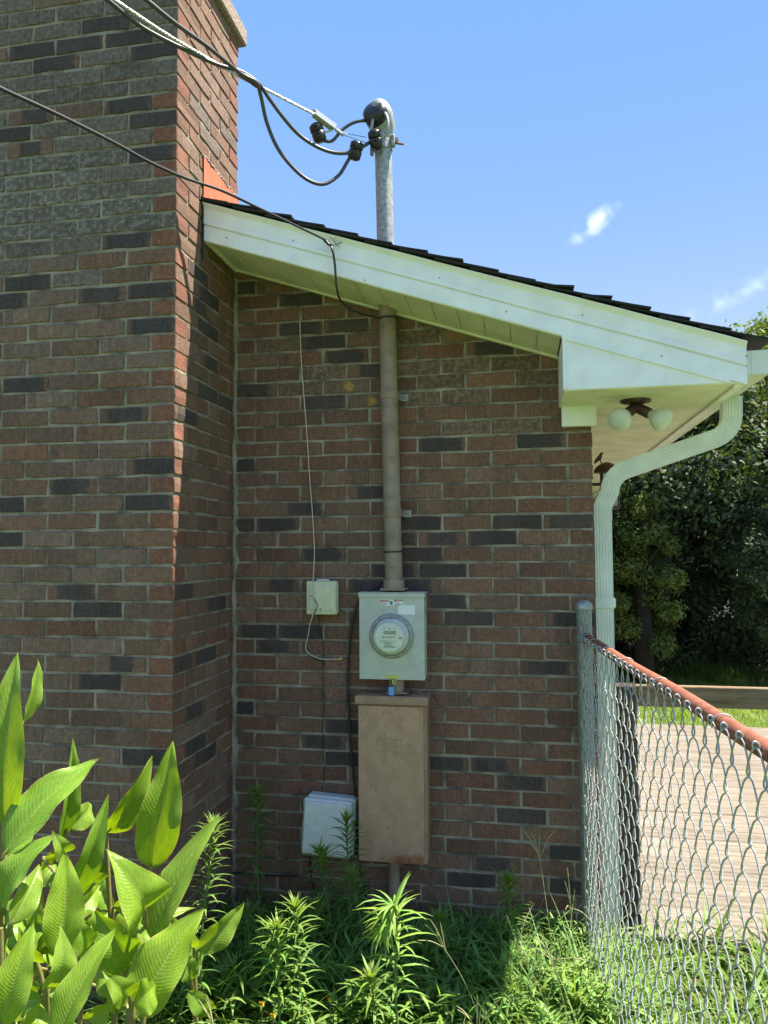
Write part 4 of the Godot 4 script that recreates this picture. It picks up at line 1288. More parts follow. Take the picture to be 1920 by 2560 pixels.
	for q in [[0.512, 0.951, 0.098, 0.0018], [0.512, 0.901, 0.098, 0.0018]]: mb.box(V(q[0], q[1], 0.1026), V(q[2], q[3], 0.0014), 0.0005)
	for x in [0.463, 0.561]: mb.box(V(x, 0.926, 0.1026), V(0.0018, 0.050, 0.0014), 0.0005)
	print_rows(mb, r, 0.480, 0.552, 0.933, 0.010, 3, 0.003, 0.1030)
	part("pressed_plate", mb, M.brown_paint, door, "pressed label frame under the paint")
	mb = MB.new()
	mb.lathe([Vector2(0.007, 0), Vector2(0.010, 0.0015), Vector2(0.013, 0)], Transform3D(Basis(Vector3.RIGHT, PI / 2), V(0.55, 0.462, 0.1026)), 14)
	part("pull_ring", mb, M.rust, door)
	mb = MB.new()
	for i in 40:
		var p := V(0.61 + r.randf_range(-0.09, 0.035), 0.475 + absf(r.randfn(0, 0.012)), 0.1023)
		var q := r.randf_range(0.002, 0.008)
		mb.tri(p, p + V(q, r.randf_range(-0.002, 0.002), 0), p + V(q * 0.5, q * r.randf_range(0.4, 1.0), 0), V(0, 0, 1))
	for i in 16:
		var p := V(r.randf_range(0.39, 0.645), r.randf_range(0.96, 1.08), 0.1023)
		var q := r.randf_range(0.002, 0.005)
		mb.tri(p, p + V(q, 0, 0), p + V(q * 0.5, q * r.randf_range(0.4, 1.0), 0), V(0, 0, 1))
	part("rust_spots", mb, M.rust, door)
	mb = MB.new()
	mb.lathe([Vector2(0, 0.010), Vector2(0.008, 0.009), Vector2(0.011, 0.003), Vector2(0.011, 0)], Transform3D(Basis(Vector3.RIGHT, PI / 2), V(0.694, 1.106, 0.0)), 12)
	part("anchor_bolt", mb, M.rust, t)

	# telephone interface
	t = thing("telephone_box", "small beige plastic telephone box on brick left of meter", "utility box", V(0.213, 1.45, 0))
	mb = MB.new()
	mb.box(V(0.214, 1.520, 0.018), V(0.128, 0.144, 0.036), 0.008)
	part("base", mb, M.plastic_beige, t)
	var lid := MB.new()
	# lid with a raised, bevelled middle
	lid.box(V(0.210, 1.521, 0.042), V(0.131, 0.142, 0.014), 0.007)
	var zz := 0.049
	var o := [V(0.152, 1.462, zz), V(0.268, 1.462, zz), V(0.266, 1.582, zz), V(0.154, 1.582, zz)]
	var inn := [V(0.162, 1.474, zz + 0.005), V(0.258, 1.474, zz + 0.005), V(0.257, 1.571, zz + 0.005), V(0.163, 1.571, zz + 0.005)]
	for i in 4:
		var j := (i + 1) % 4
		lid.quad(o[i], o[j], inn[j], inn[i], ((o[i] + o[j]) / 2 - V(0.21, 1.521, 0.0)).normalized())
	lid.quad(inn[0], inn[1], inn[2], inn[3], V(0, 0, 1))
	lid.lathe([Vector2(0.013, 0.0), Vector2(0.0125, 0.006), Vector2(0.010, 0.007), Vector2(0.008, 0.004), Vector2(0, 0.004)], Transform3D(front, V(0.2075, 1.473, zz)), 18)
	var ld := part("lid", lid, M.plastic_beige, t)
	mb = MB.new()
	mb.lathe([Vector2(0, 0.004), Vector2(0.004, 0.004), Vector2(0.0055, 0.0)], Transform3D(front, V(0.2075, 1.473, zz + 0.004)), 8)
	part("screw", mb, M.steel, ld)
	mb = MB.new()
	mb.box(V(0.213, 1.5955, 0.028), V(0.054, 0.008, 0.016), 0.002)
	part("hinge", mb, M.plastic_grey, t)
	mb = MB.new()
	print_rows(mb, r, 0.190, 0.232, 1.530, 0.006, 3, 0.0018, zz + 0.0053)
	part("embossing", mb, M.plastic_beige, ld)
	mb = MB.new()
	mb.tube(smooth([V(0.160, 1.527, 0.052), V(0.172, 1.530, 0.058), V(0.182, 1.515, 0.06), V(0.196, 1.493, 0.058), V(0.190, 1.474, 0.058), V(0.180, 1.452, 0.055)], 4), 0.0016, 5)
	part("jumper", mb, M.cable_black, t)

	# cable box
	t = thing("cable_box", "pale grey plastic cable box, lid ajar, behind weeds", "utility box", V(0.24, 0.45, 0))
	var tilt := Basis(Vector3(0, 0, 1), -0.055)
	var cb := V(0.243, 0.572, 0.045)
	mb = MB.new()
	mb.box(cb + V(0.006, 0.004, -0.012), V(0.210, 0.236, 0.062), 0.010, tilt)
	part("base", mb, M.plastic_grey, t)
	mb = MB.new()
	var tl := tilt * Basis(Vector3(0, 1, 0), 0.03)
	mb.box(cb + V(-0.002, 0, 0.030), V(0.206, 0.232, 0.024), 0.012, tl)
	mb.box(cb + V(-0.004, 0, 0.046), V(0.190, 0.214, 0.016), 0.007, tl)
	var lid2 := part("lid", mb, M.plastic_grey, t)
	mb = MB.new()
	for i in 5:
		var w: float = [0.050, 0.062, 0.068, 0.066, 0.05][i]
		mb.box(cb + tl * V(-0.005, 0.048 - i * 0.0075, 0.054), V(w, 0.0016, 0.002), 0.0004, tl)
	for q in [[0.0, 0.060, 0.086, 0.0014], [0.043, 0.034, 0.0014, 0.054]]: mb.box(cb + tl * V(q[0] - 0.005, q[1], 0.054), V(q[2], q[3], 0.0016), 0.0004, tl)
	part("embossing", mb, M.plastic_grey, lid2)
	for y in [0.088, 0.0, -0.085]:
		mb = MB.new()
		mb.box(cb + tilt * V(-0.107, y, 0.012), V(0.010, 0.034, 0.022), 0.003, tilt)
		part("hinge", mb, M.plastic_grey, t)
	mb = MB.new()
	mb.box(cb + tilt * V(0.108, 0.02, 0.012), V(0.010, 0.03, 0.024), 0.003, tilt)
	part("latch", mb, M.steel, t)

# ---------------------------------------------------------------- eave fittings
func eave_fittings() -> void:
	# gutter along the eave, open at the top, with an end cap
	var t := thing("rain_gutter", "pale rain gutter end on the eave at right edge", "gutter", V(1.91, 2.34, -1.0))
	var prof := [Vector2(1.852, 2.424), Vector2(1.852, 2.338), Vector2(1.925, 2.338), Vector2(1.945, 2.36), Vector2(1.972, 2.395), Vector2(1.972, 2.424), Vector2(1.962, 2.426)]
	var mb := MB.new()
	for i in prof.size() - 1:
		var a: Vector2 = prof[i]; var b: Vector2 = prof[i + 1]
		var e := b - a
		mb.quad(V(a.x, a.y, 0.328), V(b.x, b.y, 0.328), V(b.x, b.y, -9.0), V(a.x, a.y, -9.0), V(-e.y, e.x, 0) * -1.0)
		mb.quad(V(a.x, a.y, 0.326) + V(0, 0.0015, 0), V(b.x, b.y, 0.326) + V(0, 0.0015, 0), V(b.x, b.y, -9.0) + V(0, 0.0015, 0), V(a.x, a.y, -9.0) + V(0, 0.0015, 0), V(-e.y, e.x, 0))
	part("trough", mb, M.gutter_paint, t)
	mb = MB.new()
	var poly := PackedVector2Array()
	for p in prof: poly.append(p)
	mb.prism(poly, 0.329, 0.3315)
	mb.box(V(1.870, 2.381, 0.332), V(0.004, 0.084, 0.004), 0.001)
	part("end_cap", mb, M.gutter_paint, t)
	# downspout: corrugated rectangular pipe swept along the path
	t = thing("downspout", "pale green white downspout bending from gutter back to brick corner", "downspout", V(1.388, 0.05, -0.10))
	var path := [V(1.908, 2.340, -0.10), V(1.908, 2.30, -0.10), V(1.906, 2.262, -0.10)]
	var c1 := V(1.80, 2.262, -0.10)
	for i in range(1, 9):
		var a := deg_to_rad(68.0) * i / 8.0
		path.append(V(1.81 + 0.096 * cos(a), 2.262 - 0.096 * sin(a), -0.10))
	var q0: Vector3 = path[path.size() - 1]
	var q1 := V(1.485, 2.052, -0.10)
	for i in range(1, 6): path.append(q0.lerp(q1, i / 5.0))
	var cc := V(1.485 + 0.035, 2.052 - 0.095, -0.10)
	for i in range(1, 9):
		var a := deg_to_rad(110.0) + deg_to_rad(68.0) * i / 8.0
		path.append(V(1.489 + 0.100 * cos(a) + 0.030, 1.958 + 0.100 * sin(a), -0.10))
	var top: Vector3 = path[path.size() - 1]
	path.append(V(1.3885, 1.90, -0.10)); path.append(V(1.3885, 1.84, -0.10))
	var bends := path.size()
	spout(t, "elbow", path, 0.037, 0.028, true)
	spout(t, "leader", [V(1.3885, 1.865, -0.10), V(1.3885, 1.5, -0.10), V(1.3885, 0.06, -0.10)], 0.0355, 0.0265, false)
	mb = MB.new()
	mb.box(V(1.3885, 1.499, -0.10), V(0.083, 0.046, 0.066), 0.004)
	part("band", mb, M.gutter_paint, t)
	mb = MB.new()
	mb.box(V(1.430, 1.499, -0.085), V(0.006, 0.034, 0.012), 0.001)
	part("band_ear", mb, M.gutter_paint, t)
	# twin floodlight under the soffit
	t = thing("flood_light", "twin bulb floodlight with brown holders under the eave soffit", "light", V(1.503, 2.30, 0.10))
	var plate := V(1.503, 2.305, 0.105)
	mb = MB.new()
	mb.lathe([Vector2(0, -0.016), Vector2(0.030, -0.015), Vector2(0.056, -0.008), Vector2(0.060, 0.0), Vector2(0, 0.0)], Transform3D(Basis.IDENTITY, plate), 28)
	mb.lathe([Vector2(0.012, -0.03), Vector2(0.016, -0.014)], Transform3D(Basis.IDENTITY, plate), 14)
	part("plate", mb, M.bronze_paint, t)
	for q in [[V(-0.62, -0.52, 0.62), 0], [V(0.74, -0.50, 0.34), 1]]:
		var d: Vector3 = q[0].normalized()
		var s := plate + V(0.0, -0.026, 0.0) - d * 0.008
		var b := Basis(Quaternion(Vector3.UP, d))
		mb = MB.new()
		mb.lathe([Vector2(0, 0), Vector2(0.016, 0.0), Vector2(0.020, 0.010), Vector2(0.0215, 0.070), Vector2(0.0175, 0.070), Vector2(0.0175, 0.06)], Transform3D(b, s), 18)
		part("lamp_holder", mb, M.bronze_paint, t)
		mb = MB.new()
		mb.lathe([Vector2(0.014, 0.056), Vector2(0.0155, 0.074), Vector2(0.021, 0.082), Vector2(0.034, 0.094), Vector2(0.0435, 0.110), Vector2(0.0465, 0.126), Vector2(0.0445, 0.138), Vector2(0.037, 0.147), Vector2(0.024, 0.1525), Vector2(0.010, 0.155), Vector2(0, 0.1553)], Transform3D(b, s), 26)
		part("bulb", mb, M.frosted_bulb, t)
	# porch lantern on the front wall, a bird on its roof
	t = thing("porch_lantern", "dark wall lantern with bird finial half hidden behind downspout", "lantern", V(1.44, 1.92, -0.54))
	var lc := V(1.470, 2.02, -0.54)
	mb = MB.new()
	mb.lathe([Vector2(0.006, 0.046), Vector2(0.02, 0.042), Vector2(0.046, 0.026), Vector2(0.060, 0.006), Vector2(0.062, -0.004), Vector2(0, -0.004)], Transform3D(Basis.IDENTITY, lc + V(-0.012, 0.070, 0)), 20)
	part("lantern_roof", mb, M.bronze_paint, t)
	mb = MB.new()
	for sx in [-1.0, 1.0]:
		for sz in [-1.0, 1.0]: mb.box(lc + V(0.036 * sx, -0.018, 0.036 * sz), V(0.008, 0.165, 0.008), 0.002)
	mb.box(lc + V(0, -0.103, 0), V(0.086, 0.012, 0.086), 0.003)
	mb.box(lc + V(0, 0.066, 0), V(0.082, 0.010, 0.082), 0.003)
	mb.box(V(1.362, 2.02, -0.54), V(0.020, 0.09, 0.06), 0.004)
	mb.box(V(1.400, 2.03, -0.54), V(0.07, 0.014, 0.02), 0.003)
	part("lantern_frame", mb, M.bronze_paint, t)
	mb = MB.new()
	for sz in [-1.0, 1.0]: mb.quad(lc + V(-0.033, -0.096, 0.034 * sz), lc + V(0.033, -0.096, 0.034 * sz), lc + V(0.033, 0.06, 0.034 * sz), lc + V(-0.033, 0.06, 0.034 * sz), V(0, 0, sz))
	for sx in [-1.0, 1.0]: mb.quad(lc + V(0.034 * sx, -0.096, -0.033), lc + V(0.034 * sx, -0.096, 0.033), lc + V(0.034 * sx, 0.06, 0.033), lc + V(0.034 * sx, 0.06, -0.033), V(sx, 0, 0))
	part("pane", mb, M.lantern_glass, t)
	mb = MB.new()
	mb.lathe([Vector2(0, 0.05), Vector2(0.012, 0.04), Vector2(0.016, 0.02), Vector2(0.011, -0.02), Vector2(0.009, -0.05)], Transform3D(Basis.IDENTITY, lc + V(0, -0.03, 0)), 12)
	part("bulb", mb, M.frosted_bulb, t)
	mb = MB.new()
	var bp := lc + V(-0.040, 0.122, 0)
	mb.tube(smooth([bp + V(-0.030, -0.014, 0), bp + V(-0.018, 0.002, 0), bp + V(-0.004, 0.016, 0), bp + V(0.004, 0.032, 0), bp + V(0.008, 0.040, 0)], 3), [0.001, 0.003, 0.006, 0.008, 0.010, 0.011, 0.011, 0.010, 0.008, 0.0065, 0.006, 0.0055, 0.004], 8)
	mb.tube([bp + V(0.008, 0.040, 0), bp + V(0.018, 0.037, 0)], [0.003, 0.0008], 6)
	mb.tube([bp + V(0.0, 0.008, 0), bp + V(0.004, -0.012, 0)], 0.003, 6)
	part("bird_finial", mb, M.bronze_paint, t, "small dark metal bird on the lantern roof")

# rectangular pipe with pressed flutes; half width hw lies in the picture plane, half depth hd along z
func spout(t: Node3D, called: String, path: Array, hw: float, hd: float, crimped: bool) -> void:
	var sec := []
	for i in 7:
		var u := -1.0 + 2.0 * i / 6.0
		sec.append(Vector2(u * hw, hd))
		if i < 6:
			sec.append(Vector2((u + 0.09) * hw, hd)); sec.append(Vector2((u + 0.12) * hw, hd - 0.003)); sec.append(Vector2((u + 0.21) * hw, hd - 0.003)); sec.append(Vector2((u + 0.24) * hw, hd))
	sec.append(Vector2(hw, -hd)); sec.append(Vector2(-hw, -hd))
	var pts := path
	if crimped:
		pts = []
		for i in path.size() - 1:
			var n := maxi(2, int((path[i + 1] - path[i]).length() / 0.0045))
			for k in n: pts.append(path[i].lerp(path[i + 1], k / float(n)))
		pts.append(path[path.size() - 1])
	var mb := MB.new()
	var rings := []
	for i in pts.size():
		var d: Vector3 = (pts[mini(i + 1, pts.size() - 1)] - pts[maxi(i - 1, 0)]).normalized()
		var x := V(0, 0, 1).cross(d).normalized()
		var s := 1.0
		if crimped and i > 8 and i < pts.size() - 9:
			var turn: float = (pts[i + 8] - pts[i]).angle_to(pts[i] - pts[i - 8])
			if turn > 0.10: s += [0.030, 0.012, -0.004, -0.014][i % 4]
		var ring := []
		for p in sec: ring.append(pts[i] + x * p.x * s + V(0, 0, p.y * s))
		rings.append(ring)
	for i in pts.size() - 1:
		for k in sec.size():
			var j := (k + 1) % sec.size()
			var mid: Vector3 = (rings[i][k] + rings[i][j]) / 2 - pts[i]
			mb.quad(rings[i][k], rings[i][j], rings[i + 1][j], rings[i + 1][k], mid)
	part(called, mb, M.gutter_paint, t)

# ---------------------------------------------------------------- fence
func fence() -> void:
	var p0 := V(1.293, 0, 0.075)
	var p1 := V(1.468, 0, 1.77)
	var dir := (p1 - p0).normalized()
	var side := V(-dir.z, 0, dir.x)          # towards the camera side (left of the rail)
	if side.x > 0: side = -side
	var t := thing("chain_link_fence", "grey chain-link fence with rusty orange top rail beside house", "fence", p0)
	var mb := MB.new()
	mb.tube([V(1.293, -0.3, 0.075), V(1.293, 1.488, 0.075)], 0.0302, 24)
	part("post", mb, M.post_zinc, t)
	mb = MB.new()
	mb.lathe([Vector2(0.0305, -0.004), Vector2(0.0335, -0.004), Vector2(0.0335, 0.008), Vector2(0.030, 0.018), Vector2(0.020, 0.027), Vector2(0.008, 0.031), Vector2(0, 0.0315)], Transform3D(Basis.IDENTITY, V(1.293, 1.488, 0.075)), 24)
	part("post_cap", mb, M.galvanised, t)
	for y in [1.372, 1.16, 0.72, 0.34]:
		mb = MB.new()
		mb.lathe([Vector2(0.0303, -0.011), Vector2(0.0330, -0.011), Vector2(0.0330, 0.011), Vector2(0.0303, 0.011)], Transform3D(Basis.IDENTITY, V(1.293, y, 0.075)), 20)
		mb.box(V(1.293, y, 0.075) + dir * 0.040 + side * 0.022, V(0.012, 0.020, 0.02), 0.002)
		part("tension_band", mb, M.post_zinc, t)
	var ry := 1.372
	var len := 3.05
	mb = MB.new()
	var path := []
	for i in 31: path.append(p0 + dir * (0.036 + len * i / 30.0) + V(0, ry + 0.002 * sin(i * 0.7), 0))
	mb.tube(path, 0.0180, 20)
	part("top_rail", mb, M.rust_rail, t, "rust orange painted pipe rail")
	mb = MB.new()
	mb.tube([p0 + dir * 0.03 + V(0, ry, 0), p0 + dir * 0.085 + V(0, ry, 0)], 0.0205, 20)  # darker, slightly wider tube over the first stretch of rail
	part("dark_rail_end", mb, M.bronze_paint, t)
	mb = MB.new()
	mb.box(p0 + dir * 0.058 + side * 0.026 + V(0, 0.73, 0), V(0.004, 1.30, 0.016), 0.001)
	part("tension_bar", mb, M.post_zinc, t)
	# woven strands: each is one wire bent to and fro into a flat spiral and hooked into its neighbours
	var w := 0.0360
	var hgt := 0.0600
	var n := 23
	var meshes := []
	var t_half := side * 0.0056
	for kind in 2:
		var pts := []
		for i in n:
			var here := posmod(i + kind, 2)
			var a := V(0, -i * hgt, 0) + dir * (w * here)
			var nxt := V(0, -(i + 1) * hgt, 0) + dir * (w * (1 - here))
			var lay_on := t_half if here == 1 else -t_half
			pts.append(a + dir * (0.0018 if here == 1 else -0.0018))
			pts.append(a.lerp(nxt, 0.12) + lay_on * 0.75)
			pts.append(a.lerp(nxt, 0.3) + lay_on)
			pts.append(a.lerp(nxt, 0.6) + lay_on)
			pts.append(a.lerp(nxt, 0.86) + lay_on * 0.8)
		mb = MB.new()
		mb.tube(smooth(pts, 2), 0.0018, 6, false)
		# knuckle: the cut ends of two wires bent over each other at the top
		var k0 := dir * (w * posmod(kind, 2))
		mb.tube(smooth([k0 + V(0, -0.004, 0) + side * 0.004, k0 + V(0, 0.005, 0) + side * 0.005, k0 + V(0, 0.008, 0), k0 + V(0, 0.002, 0) - side * 0.006, k0 + V(0, -0.007, 0) - side * 0.004], 3), 0.0021, 6)
		meshes.append(mb.mesh())
	var count := int(len / w)
	var f := FastNoiseLite.new(); f.seed = 3; f.frequency = 0.9
	for i in count:
		var o := MeshInstance3D.new()
		o.name = "wire_strand"
		o.mesh = meshes[i % 2]
		o.material_override = M.fence_zinc
		t.add_child(o, true)
		var s := 0.055 + i * w
		o.position = dir * s + side * (0.026 + 0.005 * f.get_noise_1d(s * 2.0)) + V(0, ry + 0.008 + 0.003 * f.get_noise_1d(s * 5.0 + 20), 0)
		o.rotation = Vector3(0, 0, 0.014 * f.get_noise_1d(s * 1.3 + 60))
	# tie wires round rail and mesh
	for s in [0.02, 0.17, 0.40, 0.66, 1.02, 1.45, 1.9, 2.4]:
		mb = MB.new()
		var loop := []
		for k in 13:
			var a := TAU * k / 12.0 * 0.8 - 0.4
			loop.append(p0 + dir * (0.05 + s + 0.010 * k / 12.0) + V(0, ry, 0) + side * (0.0205 * cos(a) + 0.004 + 0.004 * maxf(0.0, cos(a))) + V(0, 0.0205 * sin(a), 0))
		mb.tube(loop, 0.0016, 6)
		part("tie_wire", mb, M.fence_zinc, t)
	mb = MB.new()
	mb.tube(smooth([p0 + V(-0.034, 0.34, 0.0), p0 + V(-0.05, 0.30, 0.01), p0 + V(-0.046, 0.22, 0.02), p0 + V(-0.02, 0.20, 0.03), p0 + V(0.01, 0.25, 0.04), p0 + V(-0.01, 0.33, 0.04)], 4), 0.0018, 5)
	part("loose_tie", mb, M.fence_zinc, t)

# ---------------------------------------------------------------- deck
func deck() -> void:
	var t := thing("wooden_deck", "weathered wooden deck of long boards behind the fence", "deck", V(3.4, 0, -2.2))
	var z := -0.222
	var k := 0
	while z > -4.25:
		var mb := MB.new()
		var w := 0.1385
		var x0 := 1.40 + rng.randf_range(-0.01, 0.02)
		mb.box(V(3.9, 0.085 + rng.randf_range(-0.0015, 0.0015), z - w / 2), V((3.9 - x0) * 2.0, 0.032, w), 0.004)
		part("plank", mb, M["deck_wood_%d" % (rng.randi() % 4)], t)
		z -= w + rng.randf_range(0.004, 0.008)
		k += 1
	var rim := MB.new()
	rim.box(V(3.9, 0.032, -0.245), V(5.0, 0.07, 0.036), 0.003)
	part("rim_board", rim, M.rail_wood, t)
	t = thing("deck_railing", "weathered wooden deck rail on a dark post behind fence", "railing", V(1.485, 0.1, -0.29))
	var mb := MB.new()
	mb.box(V(1.487, 0.615, -0.292), V(0.088, 1.03, 0.088), 0.004)
	part("post", mb, M.post_wood, t)
	mb = MB.new()
	mb.box(V(3.9, 1.085, -0.295), V(4.74, 0.089, 0.038), 0.003)
	part("rail", mb, M.rail_wood, t)

# ---------------------------------------------------------------- plants
func leaf_color(r: RandomNumberGenerator, base: Vector3, spread := 0.3) -> Color:
	var k := 1.0 + r.randf_range(-spread, spread)
	return Color(base.x * k * (1.0 + r.randf_range(-0.15, 0.2)), base.y * k, base.z * k * (1.0 + r.randf_range(-0.3, 0.3)))

# a narrow blade: from p along dir, drooping, folded a little along its middle
func blade(mb: MB, p: Vector3, dir: Vector3, length: float, width: float, droop: float, segs := 4) -> void:
	var d := dir.normalized()
	var x := d.cross(Vector3.UP)
	if x.length() < 0.05: x = Vector3.RIGHT
	x = x.normalized()
	var at := p
	var rows := []
	for i in segs + 1:
		var s := i / float(segs)
		var w := width * (0.55 + 0.9 * s if s < 0.4 else 0.91 * (1.0 - s) / 0.6 + 0.0)
		if i == segs: w = width * 0.04
		var nn := x.cross(d).normalized()
		if nn.y < 0: nn = -nn
		var a := mb.vert(at - x * w * 0.5 + nn * w * 0.12, (nn - x * 0.3).normalized(), Vector2(0, s))
		mb.vert(at, nn, Vector2(0.5, s))
		mb.vert(at + x * w * 0.5 + nn * w * 0.12, (nn + x * 0.3).normalized(), Vector2(1, s))
		rows.append(a)
		at += d * (length / segs)
		d = (d + Vector3.DOWN * droop / segs * (0.5 + s)).normalized()
	for i in segs:
		for k in 2:
			var a: int = rows[i] + k; var b: int = rows[i + 1] + k
			mb.face(a, a + 1, b + 1); mb.face(a, b + 1, b)

func grass_clump(sd: int, count: int, height: float, width: float, base: Vector3, spread: float, droop := 1.0) -> ArrayMesh:
	var r := RandomNumberGenerator.new(); r.seed = sd
	var mb := MB.new()
	for i in count:
		var a := r.randf() * TAU
		var p := V(cos(a), 0, sin(a)) * r.randf() * spread
		mb.tint = leaf_color(r, base, 0.35)
		if r.randf() < 0.06: mb.tint = Color(0.24, 0.20, 0.09)
		var up := r.randf_range(0.5, 1.6)
		blade(mb, p, V(cos(a + r.randfn(0, 0.6)), up, sin(a + r.randfn(0, 0.6))), height * r.randf_range(0.5, 1.15), width * r.randf_range(0.6, 1.3), droop * r.randf_range(0.3, 1.5), 5)
	return mb.mesh()

func scatter(called: String, label: String, shape: ArrayMesh, m: Material, spots: Array) -> void:
	var mm := MultiMesh.new()
	mm.transform_format = MultiMesh.TRANSFORM_3D
	mm.mesh = shape
	mm.instance_count = spots.size()
	for i in spots.size(): mm.set_instance_transform(i, spots[i])
	var o := MultiMeshInstance3D.new()
	o.name = numbered(called)
	o.multimesh = mm
	o.material_override = m
	o.set_meta("kind", "stuff")
	meta(o, label, "grass")
	add_child(o)

func spots_in(r: RandomNumberGenerator, n: int, x0: float, x1: float, z0: float, z1: float, s0: float, s1: float, avoid := true) -> Array:
	var out := []
	while out.size() < n:
		var x := r.randf_range(x0, x1); var z := r.randf_range(z0, z1)
		if avoid:
			if x < XC + 0.03 and z < ZC + 0.03: continue
			if x < XR + 0.02 and z < 0.02: continue
		var s := r.randf_range(s0, s1)
		out.append(Transform3D(Basis(Vector3.UP, r.randf() * TAU).scaled(Vector3(s, s * r.randf_range(0.8, 1.2), s)), V(x, 0, z)))
	return out

func ground() -> void:
	var mb := MB.new()
	mb.quad(V(-80, 0, 60), V(80, 0, 60), V(80, 0, -90), V(-80, 0, -90), V(0, 1, 0))
	var g := part("lawn_ground", mb, M.lawn)
	g.set_meta("kind", "structure")
	g.set_meta("label", "green lawn ground around the house")
	mb = MB.new()
	mb.quad(V(-2.0, 0.004, 1.3), V(1.30, 0.004, 1.3), V(1.30, 0.004, 0.0), V(-2.0, 0.004, 0.0), V(0, 1, 0))
	g = part("soil_bed", mb, M.soil)
	g.set_meta("kind", "structure")
	g.set_meta("label", "dark soil bed along the wall")
	mb = MB.new()
	mb.quad(V(-8, 0.004, -7.6), V(14, 0.004, -7.6), V(14, 0.004, -30), V(-8, 0.004, -30), V(0, 1, 0))
	g = part("forest_floor", mb, M.litter)
	g.set_meta("kind", "structure")
	g.set_meta("label", "dark leaf litter under the trees")
	var r := RandomNumberGenerator.new(); r.seed = 404
	var shade := Vector3(0.23, 0.39, 0.10)
	var bright := Vector3(0.17, 0.27, 0.06)
	scatter("bed_grass", "long tangled grass growing along the foot of the wall", grass_clump(1, 28, 0.36, 0.012, shade, 0.08, 1.3), M.grass, spots_in(r, 700, -0.35, 1.34, 0.03, 0.66, 0.6, 1.15))
	scatter("bed_grass", "long tangled grass growing along the foot of the wall", grass_clump(2, 30, 0.22, 0.007, shade * 1.1, 0.07, 1.5), M.grass, spots_in(r, 800, -0.35, 1.34, 0.03, 0.70, 0.7, 1.3))
	scatter("bed_grass", "broad grass blades by the fence post", grass_clump(3, 18, 0.40, 0.016, shade * 0.95, 0.06, 1.1), M.grass, spots_in(r, 60, 0.95, 1.34, 0.04, 0.8, 0.7, 1.1))
	scatter("fence_grass", "sunlit tall grass between the fence and deck", grass_clump(4, 24, 0.34, 0.015, bright, 0.08, 1.4), M.grass, spots_in(r, 420, 1.33, 3.2, -0.20, 1.5, 0.6, 1.2))
	scatter("lawn_grass", "short sunlit lawn beyond the deck", grass_clump(5, 30, 0.085, 0.006, bright * 1.2, 0.10, 0.9), M.grass, spots_in(r, 2600, 1.4, 7.0, -7.9, -4.2, 0.7, 1.4))
	scatter("lawn_grass", "sunlit lawn in front of the flower bed", grass_clump(6, 26, 0.12, 0.006, bright * 1.1, 0.10, 1.0), M.grass, spots_in(r, 900, -1.6, 1.5, 1.1, 3.0, 0.7, 1.3))
	scatter("wood_edge_grass", "taller pale grass along the edge of the wood", grass_clump(7, 18, 0.34, 0.008, bright, 0.10, 0.6), M.grass, spots_in(r, 220, 1.4, 7.0, -7.9, -7.3, 0.6, 1.3))
	scatter("bed_grass", "dry straw coloured stems among the grass by the wall", grass_clump(9, 9, 0.42, 0.0035, Vector3(0.36, 0.30, 0.15), 0.10, 0.7), M.grass, spots_in(r, 40, -0.2, 1.34, 0.05, 0.66, 0.6, 1.0))
	scatter("low_weeds", "low tangled leafy weeds filling the bed along the wall", tangle(10), M.weed_leaf, spots_in(r, 150, -0.25, 1.33, 0.10, 0.66, 0.6, 1.05))
	scatter("low_weeds", "low tangled leafy weeds filling the bed along the wall", tangle(11), M.weed_leaf, spots_in(r, 110, -0.25, 1.33, 0.10, 0.66, 0.6, 1.05))
	scatter("clover_patch", "low leafy ground cover between the canna stems", clover(8), M.grass, spots_in(r, 260, -0.9, 0.5, 0.7, 1.6, 0.8, 1.5))

# a sprawl of bent stems with narrow and broad leaves
func tangle(sd: int) -> ArrayMesh:
	var r := RandomNumberGenerator.new(); r.seed = sd
	var mb := MB.new()
	for i in 5:
		var a := r.randf() * TAU
		var p := V(r.randfn(0, 0.03), 0, r.randfn(0, 0.03))
		var d := V(cos(a) * r.randf_range(0.2, 0.9), 1.0, sin(a) * r.randf_range(0.2, 0.9)).normalized()
		var path := [p]
		for k in 7:
			p += d * 0.045
			d = (d + V(r.randfn(0, 0.16), -0.10, r.randfn(0, 0.16))).normalized()
			path.append(p)
			for q in 4:
				var b := r.randf() * TAU
				mb.tint = leaf_color(r, Vector3(0.21, 0.37, 0.085), 0.35)
				var l := r.randf_range(0.05, 0.10)
				blade(mb, p - d * r.randf() * 0.04, V(cos(b), r.randf_range(-0.1, 0.8), sin(b)), l, l * r.randf_range(0.12, 0.24), r.randf_range(0.4, 1.6), 4)
		mb.tint = Color(0.15, 0.2, 0.06)
		mb.tube(path, 0.0022, 5, false)
	return mb.mesh()

func clover(sd: int) -> ArrayMesh:
	var r := RandomNumberGenerator.new(); r.seed = sd
	var mb := MB.new()
	for i in 40:
		mb.tint = leaf_color(r, Vector3(0.13, 0.24, 0.05), 0.3)
		var p := V(r.randfn(0, 0.05), r.randf_range(0.01, 0.13), r.randfn(0, 0.05))
		var a := r.randf() * TAU
		for k in 3:
			var d := V(cos(a + k * 2.1), 0.25, sin(a + k * 2.1))
			blade(mb, p, d, 0.016, 0.013, 0.4, 2)
	return mb.mesh()

